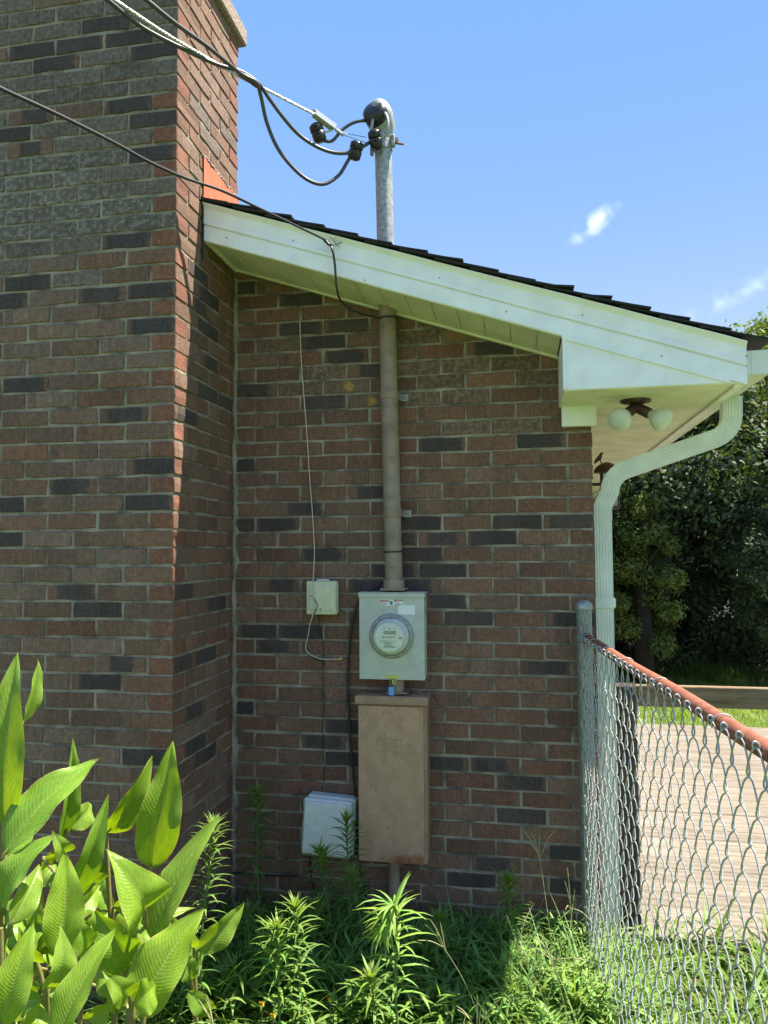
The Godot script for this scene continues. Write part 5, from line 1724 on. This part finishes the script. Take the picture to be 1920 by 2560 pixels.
# an upright weed with narrow leaves all round its stem, thickest at the tip
func weed(top: Vector3, base: Vector3, label: String, leaf: float, sd: int, nod := Vector3.ZERO, bright := 1.0) -> void:
	var r := RandomNumberGenerator.new(); r.seed = sd
	var t := thing("leafy_weed", label, "plant", base, "tall leafy weeds at the wall")
	var mid := base.lerp(top, 0.55) + V(r.randfn(0, 0.012), 0, r.randfn(0, 0.012))
	var tip := top + nod
	var path := smooth([base, mid, base.lerp(top, 0.85) + V(r.randfn(0, 0.006), 0, 0), top, tip] if nod != Vector3.ZERO else [base, mid, base.lerp(top, 0.85), top], 6)
	var rad := []
	for i in path.size(): rad.append(lerpf(0.0048, 0.0016, i / float(path.size() - 1)))
	var mb := MB.new()
	mb.tube(path, rad, 7)
	part("stem", mb, M.weed_stem, t)
	mb = MB.new()
	var length := (top - base).length()
	var cnt := int(length / 0.0062)
	var a := r.randf() * TAU
	for i in cnt:
		var s := pow(i / float(cnt), 0.85)
		if s < 0.12: continue
		var f := s * (path.size() - 1)
		var k := mini(int(f), path.size() - 2)
		var p: Vector3 = path[k].lerp(path[k + 1], f - k)
		var d: Vector3 = (path[k + 1] - path[k]).normalized()
		a += 2.4
		var x := d.cross(Vector3(0.3, 0.1, 1)).normalized()
		var y := d.cross(x)
		var lift := lerpf(0.25, 1.3, pow(s, 3.0))
		var l := leaf * (1.0 if s < 0.8 else lerpf(1.0, 0.62, (s - 0.8) / 0.2)) * r.randf_range(0.75, 1.15)
		if s < 0.45: l *= 0.7 + 0.6 * s
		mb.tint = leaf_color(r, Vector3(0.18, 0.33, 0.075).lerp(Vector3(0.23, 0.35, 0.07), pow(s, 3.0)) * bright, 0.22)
		blade(mb, p, x * cos(a) + y * sin(a) + d * (lift * r.randf_range(0.4, 1.3)), l * 1.2, l * 0.15, r.randf_range(0.6, 1.7), 4)
	for i in 26:
		var d: Vector3 = (path[path.size() - 1] - path[path.size() - 2]).normalized()
		a += 2.4
		var x := d.cross(Vector3(0.3, 0.1, 1)).normalized()
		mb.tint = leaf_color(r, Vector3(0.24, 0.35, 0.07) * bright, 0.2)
		blade(mb, path[path.size() - 1] - d * 0.012 * r.randf(), x * cos(a) + d.cross(x) * sin(a) + d * r.randf_range(0.5, 2.2), leaf * r.randf_range(0.35, 0.65), leaf * 0.085, 0.3, 3)
	var lv := part("leaves", mb, M.weed_leaf, t)
	lv.set_meta("kind", "stuff")

func weeds() -> void:
	weed(V(-0.004, 0.755, 0.25), V(0.012, 0.0, 0.24), "tallest leafy weed standing against brick left of grey box", 0.085, 1)
	weed(V(0.010, 0.80, 0.72), V(-0.02, 0.0, 0.74), "leafy weed in front of the inside corner beside canna leaves", 0.075, 2)
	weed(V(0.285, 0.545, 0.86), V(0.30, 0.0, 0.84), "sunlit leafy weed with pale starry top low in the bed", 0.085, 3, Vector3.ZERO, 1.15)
	weed(V(0.325, 0.585, 0.80), V(0.36, 0.0, 0.78), "leafy weed just behind the sunlit starry weed", 0.08, 4)
	weed(V(0.352, 0.655, 0.20), V(0.385, 0.0, 0.24), "leafy weed whose top covers right side of grey box", 0.08, 5)
	weed(V(0.270, 0.560, 0.30), V(0.36, 0.0, 0.32), "leafy weed leaning left under the grey box", 0.085, 6)
	weed(V(0.405, 0.500, 0.34), V(0.52, 0.0, 0.36), "leafy weed leaning left in front of lower conduit", 0.08, 7)
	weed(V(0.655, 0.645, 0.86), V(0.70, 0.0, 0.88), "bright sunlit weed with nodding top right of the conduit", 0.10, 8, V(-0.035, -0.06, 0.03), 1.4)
	weed(V(0.985, 0.485, 0.25), V(0.985, 0.0, 0.25), "leafy weed by the brick wall nearest the fence post", 0.085, 9)
	weed(V(0.045, 0.41, 0.48), V(0.06, 0.0, 0.48), "short leafy weed at the foot of the tallest weed", 0.07, 10)
	weed(V(0.285, 0.42, 0.42), V(0.30, 0.0, 0.42), "short leafy weed low in the middle of the bed", 0.075, 11)
	weed(V(0.56, 0.36, 0.75), V(0.60, 0.0, 0.70), "low leafy weed at bottom centre of the bed", 0.09, 12)
	weed(V(0.74, 0.40, 0.40), V(0.76, 0.0, 0.40), "low leafy weed right of the nodding sunlit weed", 0.08, 13)
	weed(V(0.16, 0.38, 0.62), V(0.14, 0.0, 0.62), "low leafy weed left of the starry sunlit weed", 0.08, 14)
	# crabgrass: thin stalks with seed fingers at the end
	var r := RandomNumberGenerator.new(); r.seed = 60
	var stalks := [[V(1.16, 0, 0.30), V(1.10, 0.60, 0.28), "in front of the brick beside fence post, tallest one"], [V(0.95, 0, 0.62), V(0.80, 0.50, 0.80), "arching left over the grass below the wall"], [V(1.18, 0, 0.62), V(1.02, 0.55, 0.85), "leaning left before the fence mesh"], [V(1.22, 0, 0.40), V(1.20, 0.50, 0.45), "upright close to the fence post foot"], [V(1.22, 0, 0.95), V(1.12, 0.62, 1.05), "nearest the camera by the fence"], [V(0.70, 0, 1.0), V(0.86, 0.36, 1.10), "lowest one leaning right at bottom of picture"], [V(0.98, 0, 0.95), V(0.92, 0.48, 1.15), "in full sun left of the fence"], [V(0.30, 0, 1.1), V(0.22, 0.44, 1.2), "between canna leaves and starry weed"]]
	for q in stalks:
		var t := thing("crabgrass_stalk", "thin seed stalk of crabgrass " + q[2], "grass stalk", q[0], "crabgrass seed stalks")
		var a: Vector3 = q[0]; var b: Vector3 = q[1]
		var mb := MB.new()
		var path := smooth([a, a.lerp(b, 0.5) + V(0, 0.06, 0), b], 6)
		mb.tube(path, 0.0012, 5)
		part("stem", mb, M.straw, t)
		var d: Vector3 = (b - a).normalized()
		for k in 5:
			mb = MB.new()
			var out := (d + V(r.randfn(0, 0.7), r.randfn(0.1, 0.5), r.randfn(0, 0.5))).normalized()
			var e := b + out * r.randf_range(0.07, 0.13)
			mb.tube(smooth([b - d * 0.01 * k * 0.5, b.lerp(e, 0.5) + V(0, 0.008, 0), e], 3), [0.0010, 0.0014, 0.0016, 0.0016, 0.0014, 0.0011, 0.0006], 5)
			part("seed_spike", mb, M.straw, t)
	# small yellow flowers
	for q in [[V(0.278, 0.385, 0.98), "leftmost, beside the starry weed"], [V(0.312, 0.355, 0.98), "just right of the leftmost one"], [V(0.465, 0.37, 0.90), "in the middle of the shaded grass"]]:
		var t := thing("yellow_flower", "tiny yellow flower " + q[1], "flower", V(q[0].x, 0, q[0].z), "yellow flowers in the bed")
		var mb := MB.new()
		mb.tube([V(q[0].x, 0, q[0].z), q[0]], 0.0010, 5)
		part("stem", mb, M.weed_stem, t)
		mb = MB.new()
		for k in 9:
			var a := TAU * k / 9.0
			blade(mb, q[0], V(cos(a), sin(a) + 0.3, 0.5), 0.011, 0.006, 0.1, 2)
		part("petals", mb, M.petal, t)
const CANNAS = [
	[[-0.284,1.042,1.388, -0.297,0.000,1.368],
		[-0.269,1.026,1.405, -0.233,1.462,1.421, 0.35,-0.06,0.93, 0.116,0.06,38],
		[-0.284,1.263,1.318, -0.270,1.427,1.273, 0.94,0.02,0.35, 0.055,0.05,75],
		[-0.300,0.917,1.354, -0.302,0.992,1.256, 0.98,0.18,0.12, 0.074,0.15,40]],
	[[-0.241,0.953,1.447, -0.255,0.000,1.429],
		[-0.236,0.966,1.447, -0.081,1.169,1.277, 0.04,0.63,0.78, 0.116,0.10,35],
		[-0.215,0.854,1.488, -0.117,1.016,1.428, -0.19,0.44,0.88, 0.095,0.12,40],
		[-0.190,0.812,1.481, -0.178,0.919,1.383, 0.81,0.34,0.47, 0.070,0.10,45]],
	[[-0.308,0.852,1.098, -0.312,0.000,1.071],
		[-0.310,0.867,1.099, -0.265,1.171,1.107, 0.86,-0.14,0.49, 0.072,0.05,70],
		[-0.287,0.903,1.097, -0.271,0.944,0.994, 0.96,0.18,0.22, 0.073,0.25,30],
		[-0.238,0.868,1.188, -0.235,0.943,1.242, 0.84,-0.34,0.42, 0.059,0.30,35]],
	[[-0.105,0.663,1.458, -0.099,0.000,1.444],
		[-0.109,0.717,1.411, -0.117,0.952,1.374, 0.60,0.15,0.79, 0.100,0.05,35],
		[-0.131,0.727,1.466, -0.103,0.843,1.569, 0.54,-0.63,0.56, 0.066,0.20,45],
		[-0.075,0.687,1.505, -0.037,0.825,1.505, 0.75,-0.21,0.63, 0.077,0.25,40],
		[-0.105,0.642,1.457, -0.098,0.648,1.354, 0.97,0.22,0.08, 0.076,0.25,40],
		[-0.113,0.633,1.458, -0.190,0.617,1.420, -0.46,0.09,0.88, 0.065,0.30,30]],
	[[-0.178,0.829,1.205, -0.187,0.000,1.187],
		[-0.189,0.765,1.224, -0.082,1.049,1.220, 0.64,-0.23,0.74, 0.077,0.12,60],
		[-0.137,0.755,1.316, -0.107,0.803,1.211, 0.94,0.10,0.32, 0.063,0.10,60],
		[-0.219,0.795,1.130, -0.205,0.742,1.022, 0.73,-0.57,0.38, 0.074,0.30,20],
		[-0.360,0.811,1.105, -0.339,0.803,1.050, 0.68,-0.65,0.34, 0.094,0.10,20],
		[-0.228,0.750,1.129, -0.350,0.764,1.050, -0.44,0.48,0.76, 0.093,0.20,30]],
	[[-0.202,0.866,1.028, -0.173,0.000,1.002],
		[-0.202,0.868,1.028, -0.058,1.093,1.014, 0.56,-0.31,0.76, 0.093,0.12,45],
		[-0.202,0.742,1.022, -0.300,0.794,0.991, -0.13,0.31,0.94, 0.082,0.20,30],
		[-0.186,0.626,1.013, -0.286,0.711,0.934, -0.11,0.61,0.79, 0.063,0.15,35],
		[-0.156,0.665,1.060, -0.120,0.689,1.004, 0.86,-0.13,0.50, 0.075,0.25,40]],
	[[0.018,0.842,1.170, -0.038,0.000,1.157],
		[0.005,0.825,1.141, 0.067,1.180,1.148, 0.23,-0.06,0.97, 0.125,0.05,35],
		[0.033,0.756,1.234, 0.007,0.940,1.350, 0.88,-0.16,0.45, 0.143,0.35,30],
		[0.013,0.586,1.178, 0.169,0.953,1.067, -0.18,0.35,0.92, 0.108,0.08,45],
		[-0.026,0.572,1.185, -0.107,0.754,1.260, 0.53,-0.11,0.84, 0.118,0.15,35],
		[-0.122,0.632,1.256, -0.133,0.759,1.316, 0.82,-0.18,0.54, 0.061,0.15,30],
		[0.009,0.589,1.230, -0.007,0.697,1.188, 0.90,0.27,0.33, 0.068,0.10,60]],
	[[0.060,0.574,1.342, 0.054,0.000,1.330],
		[0.058,0.526,1.320, 0.187,0.754,1.206, -0.01,0.45,0.89, 0.147,0.08,30],
		[0.074,0.589,1.371, 0.112,0.606,1.314, 0.76,0.27,0.59, 0.089,0.35,30],
		[0.067,0.607,1.373, 0.034,0.690,1.434, 0.76,-0.16,0.63, 0.066,0.30,30],
		[-0.022,0.538,1.233, -0.130,0.582,1.204, -0.08,0.41,0.91, 0.081,0.15,30],
		[-0.076,0.516,1.343, -0.025,0.537,1.284, 0.75,0.05,0.66, 0.068,0.20,35]],
	[[-0.001,0.448,0.838, -0.001,0.000,0.825],
		[0.003,0.432,0.816, 0.135,0.560,0.748, 0.43,0.03,0.90, 0.091,0.08,40],
		[0.012,0.464,0.867, -0.056,0.602,0.937, 0.47,-0.21,0.86, 0.081,0.20,35],
		[0.001,0.362,0.864, -0.041,0.456,0.876, 0.56,0.14,0.82, 0.066,0.15,30],
		[-0.008,0.329,0.863, 0.054,0.233,0.796, 0.65,-0.11,0.76, 0.063,0.30,25],
		[-0.009,0.368,0.815, -0.054,0.466,0.777, 0.63,0.51,0.59, 0.066,0.10,40]],
	[[-0.124,0.868,1.605, -0.123,0.000,1.580],
		[0.003,0.616,1.589, 0.088,0.831,1.483, -0.08,0.47,0.88, 0.088,0.08,40],
		[-0.116,0.656,1.612, -0.074,0.860,1.564, 0.33,0.15,0.93, 0.092,0.10,35],
		[-0.091,0.596,1.554, -0.088,0.654,1.505, 0.77,0.38,0.51, 0.074,0.20,35]],
	[[-0.377,0.725,1.155, -0.379,0.000,1.135],
		[-0.408,0.640,1.156, -0.366,0.728,1.102, 0.72,0.07,0.69, 0.082,0.15,35],
		[-0.477,0.912,1.081, -0.446,0.946,1.026, 0.89,-0.12,0.43, 0.091,0.20,30],
		[-0.400,0.706,1.056, -0.383,0.754,1.004, 0.58,0.49,0.65, 0.064,0.20,30]],
	[[-0.335,0.595,1.215, -0.331,0.000,1.200],
		[-0.335,0.595,1.215, -0.421,0.695,1.146, 0.61,0.74,0.30, 0.078,0.16,35],
		[-0.255,0.517,1.136, -0.390,0.591,1.089, 0.34,0.87,0.36, 0.103,0.17,34],
		[-0.517,0.267,0.900, -0.422,0.469,0.851, 0.54,-0.05,0.84, 0.068,0.13,33],
		[-0.361,0.497,1.019, -0.218,0.603,0.910, 0.45,0.27,0.85, 0.073,0.18,55]],
	[[-0.254,0.493,1.156, -0.255,0.000,1.142],
		[-0.254,0.493,1.156, -0.258,0.630,1.091, -0.13,0.42,0.90, 0.084,0.06,48],
		[-0.560,0.267,0.860, -0.576,0.453,0.860, 0.22,0.02,0.97, 0.079,0.14,36],
		[-0.503,0.225,0.885, -0.551,0.448,0.947, 0.42,-0.16,0.90, 0.071,0.16,47],
		[-0.329,0.542,1.221, -0.494,0.638,1.170, 0.46,0.87,0.15, 0.102,0.16,58]],
	[[-0.514,0.472,1.101, -0.520,0.000,1.087],
		[-0.514,0.472,1.101, -0.356,0.575,1.034, 0.46,-0.13,0.88, 0.108,0.09,34],
		[-0.320,0.530,1.101, -0.347,0.783,1.163, 0.26,-0.20,0.94, 0.063,0.17,39],
		[-0.350,0.567,1.159, -0.177,0.681,1.176, -0.35,0.41,0.84, 0.064,0.15,32],
		[-0.426,0.483,1.203, -0.589,0.656,1.174, 0.38,0.48,0.79, 0.077,0.20,43]],
	[[-0.381,0.475,1.143, -0.395,0.000,1.131],
		[-0.381,0.475,1.143, -0.578,0.537,1.106, 0.07,0.67,0.74, 0.093,0.05,36],
		[-0.352,0.552,1.185, -0.529,0.701,1.134, 0.38,0.67,0.64, 0.058,0.20,40],
		[-0.173,0.350,0.998, -0.035,0.541,1.002, 0.46,-0.35,0.82, 0.071,0.18,57],
		[-0.488,0.274,0.921, -0.385,0.428,0.862, 0.50,-0.00,0.87, 0.089,0.09,57]],
	[[-0.184,0.475,0.936, -0.180,0.000,0.920],
		[-0.184,0.475,0.936, -0.008,0.575,0.823, 0.01,0.74,0.68, 0.072,0.20,49],
		[-0.588,0.433,0.976, -0.516,0.644,0.991, -0.21,-0.00,0.98, 0.131,0.19,28],
		[-0.263,0.418,0.862, -0.155,0.574,0.767, 0.00,0.52,0.85, 0.096,0.15,38],
		[-0.077,0.431,1.176, -0.106,0.592,1.150, 0.48,0.23,0.85, 0.055,0.18,47]],
	[[-0.358,0.541,1.239, -0.366,0.000,1.226],
		[-0.358,0.541,1.239, -0.307,0.658,1.160, -0.04,0.57,0.82, 0.104,0.13,40],
		[-0.323,0.341,0.833, -0.410,0.535,0.892, 0.78,0.16,0.61, 0.068,0.18,44],
		[-0.463,0.198,0.886, -0.375,0.329,0.881, 0.51,-0.32,0.80, 0.079,0.11,53],
		[-0.478,0.290,1.051, -0.594,0.393,1.045, 0.64,0.73,0.23, 0.086,0.16,28]]]

# ---------------------------------------------------------------- cannas
# one blade: from b to e, facing n, max width w; bend arches it, fold closes it along the rib
func canna_leaf(b: Vector3, e: Vector3, n: Vector3, w: float, bend: float, fold: float, r: RandomNumberGenerator) -> MB:
	var mb := MB.new()
	var ax := e - b
	var len := ax.length()
	var d := ax / len
	var nn := (n - d * n.dot(d)).normalized()
	var x := d.cross(nn)
	var rows := 18
	var cols := 10
	var base := 0
	var ph := r.randf() * TAU
	var ph2 := r.randf() * TAU
	var roll := r.randf_range(-0.25, 0.25)
	var skew := r.randf_range(-0.12, 0.12)
	var pts := []
	for i in rows + 1:
		var s := i / float(rows)
		# blade outline: quick swell, long taper to a point
		var half := w * 0.5 * pow(sin(PI * pow(s, 0.72)), 0.85) * (1.0 - 0.18 * s) * 1.12
		if i == rows: half = 0.0008
		half = maxf(half, 0.004 * (1.0 - s))
		var rib := b + ax * s + nn * (sin(PI * s) * bend * len) + x * (sin(PI * s) * skew * w) - nn * (s * s * bend * len * 0.4)
		var fo := deg_to_rad(fold) * (1.0 - 0.25 * s)
		var row := []
		for k in cols + 1:
			var u := -1.0 + 2.0 * k / cols
			var au := absf(u)
			var ang := fo * (1.0 - 0.35 * au) + roll * u * s
			var ripple := sin(s * 15.0 + ph + (1.7 if u > 0 else 0.0)) * au * au * 0.055 * w + sin(s * 31.0 + ph2) * au * au * 0.012 * w
			var p := rib + x * (signf(u) * au * half * cos(ang)) + nn * (au * half * sin(ang) + ripple)
			row.append(p)
		pts.append(row)
	for i in rows + 1:
		for k in cols + 1:
			var du: Vector3 = pts[i][mini(k + 1, cols)] - pts[i][maxi(k - 1, 0)]
			var dv: Vector3 = pts[mini(i + 1, rows)][k] - pts[maxi(i - 1, 0)][k]
			var g := dv.cross(du)
			g = g.normalized() if g.length() > 1e-12 else nn
			if g.dot(nn) < 0: g = -g
			mb.vert(pts[i][k], g, Vector2(k / float(cols), i / float(rows)))
	for i in rows:
		for k in cols:
			var q := i * (cols + 1) + k
			mb.face(q, q + 1, q + cols + 2); mb.face(q, q + cols + 2, q + cols + 1)
	return mb

func cannas() -> void:
	var labels := ["canna plant at the far left edge with the tallest upright leaf", "canna plant with a long dark leaf slanting up from left edge", "canna plant with a pale rolled leaf left of the slim stem", "canna plant lower left with one upright leaf over folded leaves", "canna plant with a twisted pale leaf in the clump's middle", "canna plant with a lone dark leaf on a slim bare stem", "canna plant right of middle with big leaf pointing straight up", "canna plant at bottom with broad leaf slanting right", "small canna plant nearest the inside corner of the wall", "canna plant at bottom left corner nearest the camera", "canna plant at back against the chimney, mostly hidden", "low shaded canna plant filling the clump, first from left edge", "low shaded canna plant filling the clump, second from left edge", "low shaded canna plant behind the upright lower left leaf", "low shaded canna plant under the bright folded leaf", "low shaded canna plant between the middle stems", "low shaded canna plant on the right side of the clump"]
	var r := RandomNumberGenerator.new(); r.seed = 909
	for i in CANNAS.size():
		var c: Array = CANNAS[i]
		var s: Array = c[0]
		var top := V(s[0], s[1], s[2]); var foot := V(s[3], s[4], s[5])
		var t := thing("canna_plant", labels[i], "plant", foot, "canna plants")
		var mb := MB.new()
		var path := smooth([foot, foot.lerp(top, 0.5) + V(0.006, 0, 0), top], 6)
		var rad := []
		for k in path.size(): rad.append(lerpf(0.011, 0.0055, k / float(path.size() - 1)))
		mb.tube(path, rad, 10)
		part("stem", mb, M.canna_stem, t)
		for k in range(1, c.size()):
			var q: Array = c[k]
			var b := V(q[0], q[1], q[2]); var e := V(q[3], q[4], q[5])
			var leaf := canna_leaf(b, e, V(q[6], q[7], q[8]), q[9], q[10], q[11], r)
			# petiole: joins the blade to the stem
			var along := clampf((b.y - foot.y - 0.10) / maxf(top.y - foot.y, 0.05), 0.05, 1.0)
			var root := foot.lerp(top, along)
			var pt := MB.new()
			pt.tube(smooth([root, root.lerp(b, 0.6) + V(0, 0.01, 0), b, b + (e - b) * 0.25 + V(q[6], q[7], q[8]) * (-0.002 + 0.177 * q[10] * (e - b).length() * 4.0 * 0.25)], 4), [0.006, 0.0058, 0.0055, 0.005, 0.005, 0.0048, 0.0045, 0.0042, 0.004, 0.0036, 0.0030, 0.0024, 0.0012], 8)
			var lf := part("leaf", leaf, M["canna_leaf_%d" % (r.randi() % 3)], t)
			part("petiole", pt, M.canna_stem, lf)

# ---------------------------------------------------------------- trees
func tree(called: String, label: String, at: Vector3, h: float, rad: float, base_y: float, clumps: int, leaves: int, size: float, color: Vector3, sd: int, conical := 0.0) -> void:
	var r := RandomNumberGenerator.new(); r.seed = sd
	var t := thing(called, label, "tree", at, "trees of the wood behind the deck")
	var mb := MB.new()
	var lean := V(r.randfn(0, 0.15), 0, r.randfn(0, 0.15))
	var trunk := [at, at + V(0, h * 0.3, 0) + lean * 0.4, at + V(0, h * 0.6, 0) + lean, at + V(0, h * 0.88, 0) + lean * 1.2]
	mb.tube(smooth(trunk, 4), [0.13, 0.125, 0.12, 0.115, 0.11, 0.10, 0.09, 0.08, 0.07, 0.06, 0.05, 0.035, 0.02], 8)
	var centers := []
	for i in clumps:
		var y := lerpf(base_y, h * 0.97, pow(r.randf(), 0.9))
		var f := (y - base_y) / (h - base_y)
		var w := rad * (lerpf(sqrt(maxf(0.0, 1.0 - pow(f * 2.0 - 0.85, 2.0) * 0.75)), 1.0 - f * 0.92, conical))
		var a := r.randf() * TAU
		var d := w * sqrt(r.randf()) 
		centers.append([at + V(cos(a) * d, y, sin(a) * d) + lean, rad * r.randf_range(0.20, 0.38) * (1.0 - 0.4 * conical)])
	for i in mini(clumps, 14):
		var c: Vector3 = centers[i][0]
		var from := at + V(0, clampf(c.y - rad * 0.5, h * 0.15, h * 0.8), 0) + lean * 0.6
		mb.tube(smooth([from, from.lerp(c, 0.5) + V(0, 0.12, 0), c], 3), [0.05, 0.042, 0.035, 0.03, 0.024, 0.018, 0.008], 6)
	part("trunk", mb, M.bark, t)
	mb = MB.new()
	for i in leaves:
		var q: Array = centers[r.randi() % clumps]
		var v := Vector3(r.randfn(), r.randfn() * 0.75, r.randfn())
		v = v.normalized() * pow(r.randf(), 0.45)
		var p: Vector3 = q[0] + v * q[1]
		var nn := (v + Vector3(r.randfn(0, 0.6), r.randfn(0.5, 0.5), r.randfn(0, 0.6))).normalized()
		var x := nn.cross(Vector3(r.randfn(), r.randfn(), r.randfn())).normalized()
		var y := nn.cross(x)
		var s := size * r.randf_range(0.6, 1.3)
		mb.tint = leaf_color(r, color, 0.32)
		var b := mb.vert(p - x * s, nn)
		mb.vert(p + y * s * 0.45 + nn * s * 0.12, nn); mb.vert(p + x * s, nn); mb.vert(p - y * s * 0.45 + nn * s * 0.12, nn)
		mb.face(b, b + 1, b + 2); mb.face(b, b + 2, b + 3)
	part("crown", mb, M.tree_leaf, t)

func wood() -> void:
	var dk := Vector3(0.085, 0.125, 0.062)
	var md := Vector3(0.115, 0.17, 0.065)
	var lt := Vector3(0.17, 0.23, 0.055)
	tree("broadleaf_tree", "tall leafy tree at right edge whose crown rises above gutter", V(4.45, 0, -7.84), 4.35, 1.35, 1.6, 60, 24700, 0.046, md, 1)
	tree("broadleaf_tree", "dense dark tree in the middle of the wood behind the deck", V(3.05, 0, -8.16), 4.05, 1.6, 1.5, 55, 22800, 0.043, dk, 2)
	tree("cedar_tree", "yellow green cedar just right of the downspout", V(2.09, 0, -7.28), 3.22, 0.85, 0.5, 60, 17100, 0.028, lt, 3, 0.6)
	tree("cedar_tree", "shorter cedar with lit tips right of the downspout cedar", V(2.57, 0, -6.96), 2.42, 0.7, 0.35, 44, 13300, 0.028, lt * 0.85, 4, 0.6)
	tree("cedar_tree", "dark bluish cedar low at the right edge of picture", V(4.25, 0, -7.04), 2.50, 0.85, 0.4, 44, 13300, 0.028, dk * 1.15, 5, 0.5)
	tree("broadleaf_tree", "thin crowned tree behind the eave letting sky through", V(2.21, 0, -9.36), 4.2, 1.3, 1.9, 34, 12350, 0.043, md, 6)
	tree("broadleaf_tree", "back row tree directly behind the cedars", V(1.89, 0, -10.96), 4.5, 2.0, 0.6, 50, 17100, 0.056, dk, 7)
	tree("broadleaf_tree", "back row tree between the two dark front trees", V(3.89, 0, -10.96), 4.7, 2.0, 0.6, 55, 19000, 0.056, dk, 8)
	tree("broadleaf_tree", "back row tree farthest right behind the tall crown", V(6.2, 0, -10.56), 5.6, 1.7, 0.6, 55, 19000, 0.056, md, 9)
	tree("broadleaf_tree", "bushy understorey tree low in the dark wood", V(3.33, 0, -8.96), 2.90, 1.4, 0.2, 44, 15200, 0.043, dk * 0.9, 10)
	tree("broadleaf_tree", "low bushy tree behind the shorter cedar", V(2.53, 0, -9.20), 2.58, 1.2, 0.15, 40, 13300, 0.043, dk * 0.9, 11)
	tree("broadleaf_tree", "low bushy tree behind the bluish cedar at right", V(4.77, 0, -9.12), 3.06, 1.5, 0.15, 44, 15200, 0.043, dk * 0.9, 12)
	tree("broadleaf_tree", "sunlit yellow green tree top just over the gutter at right", V(5.25, 0, -9.44), 5.35, 1.05, 3.4, 46, 17100, 0.043, lt * 1.1, 13)
	for i in 4:
		tree("broadleaf_tree", ["deep back tree behind the downspout cedar", "deep back tree behind the dark middle tree", "deep back tree behind the tall right tree", "deep back tree at the far right of the wood"][i], V(1.4 + 2.2 * i, 0, -14.5), 4.7 + 0.25 * i, 2.6, 0.3, 50, 15200, 0.074, dk, 20 + i)

# ---------------------------------------------------------------- sky
func cloud_cover() -> ImageTexture:
	var w := 4096; var h := 2048
	var im := Image.create(w, h, false, Image.FORMAT_RGBA8)
	im.fill(Color(1, 1, 1, 0))
	var f := FastNoiseLite.new(); f.seed = 6; f.frequency = 0.05; f.fractal_octaves = 5
	var r := RandomNumberGenerator.new(); r.seed = 12
	var wisps := [[V(0.0909, 0.3887, -0.9169), 1.35, 0.50, 0.95, -0.5], [V(0.232, 0.286, -0.929), 1.9, 0.42, 0.25, -0.3], [V(0.262, 0.300, -0.917), 2.2, 0.5, 0.3, -0.25]]
	for i in 60:
		var a := r.randf() * TAU
		var y := r.randf_range(0.12, 0.75)
		var d := V(cos(a) * sqrt(1 - y * y), y, sin(a) * sqrt(1 - y * y))
		if d.z < -0.45 and absf(d.x) < 0.85: continue
		wisps.append([d, r.randf_range(1.5, 5.0), r.randf_range(0.6, 1.4), r.randf_range(0.3, 0.8), r.randf_range(-0.6, 0.6)])
	for q in wisps:
		var d: Vector3 = q[0].normalized()
		var u := fposmod(atan2(d.x, -d.z) / TAU, 1.0) * w
		var t := acos(d.y) / PI * h
		var px: float = q[1] / 360.0 * w; var py: float = q[2] / 180.0 * h
		var rr := int(px * 2.2) + 2
		for j in range(-rr, rr + 1):
			for i in range(-rr, rr + 1):
				var c := cos(q[4]); var s := sin(q[4])
				var e := Vector2((i * c + j * s) / px, (-i * s + j * c) / py)
				var n := f.get_noise_2d(u + i, t + j)
				var k := clampf(pow(maxf(0.0, 1.0 - e.length() * 0.55), 1.3) * (0.55 + 1.3 * n), 0, 1) * float(q[3])
				if k <= 0.003: continue
				var x := posmod(int(u) + i, w); var y := clampi(int(t) + j, 0, h - 1)
				var old := im.get_pixel(x, y).a
				im.set_pixel(x, y, Color(1, 1, 1, maxf(old, k)))
	return ImageTexture.create_from_image(im)

func _ready() -> void:
	rng.seed = 20
	# camera
	var cam := Camera3D.new()
	cam.name = "camera"
	cam.fov = 68.177
	cam.near = 0.05
	cam.far = 400.0
	add_child(cam)
	cam.rotation_order = EULER_ORDER_YXZ
	cam.position = V(1.0534, 1.7197, 3.1856)
	cam.rotation_degrees = V(2.9305, 10.2829, -0.3306)
	cam.current = true
	# sky
	var env := Environment.new()
	env.background_mode = Environment.BG_SKY
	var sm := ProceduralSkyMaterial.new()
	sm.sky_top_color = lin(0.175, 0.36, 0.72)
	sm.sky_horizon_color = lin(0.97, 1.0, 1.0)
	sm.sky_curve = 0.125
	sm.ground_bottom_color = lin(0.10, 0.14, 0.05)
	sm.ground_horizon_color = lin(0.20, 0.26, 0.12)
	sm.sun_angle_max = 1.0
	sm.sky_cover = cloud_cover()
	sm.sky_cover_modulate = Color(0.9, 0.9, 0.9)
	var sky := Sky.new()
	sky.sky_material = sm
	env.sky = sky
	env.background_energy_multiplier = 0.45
	env.tonemap_mode = Environment.TONE_MAPPER_LINEAR
	env.tonemap_exposure = 3.1
	env.sdfgi_enabled = true
	env.ssao_enabled = true
	env.ssil_enabled = true
	var we := WorldEnvironment.new()
	we.name = "world_environment"
	we.environment = env
	add_child(we)
	# sun: high behind the house to the right
	var sun := DirectionalLight3D.new()
	sun.name = "sun"
	sun.light_energy = 1.6
	sun.light_color = Color(1.0, 0.955, 0.88)
	sun.light_angular_distance = 0.53
	sun.shadow_enabled = true
	add_child(sun)
	sun.look_at_from_position(V(0.46, 1.0, -0.147) * 10.0, Vector3.ZERO)
	materials()
	brick_atlas()
	ground()
	house()
	chimney()
	eave_fittings()
	service()
	boxes()
	deck()
	fence()
	wood()
	weeds()
	cannas()
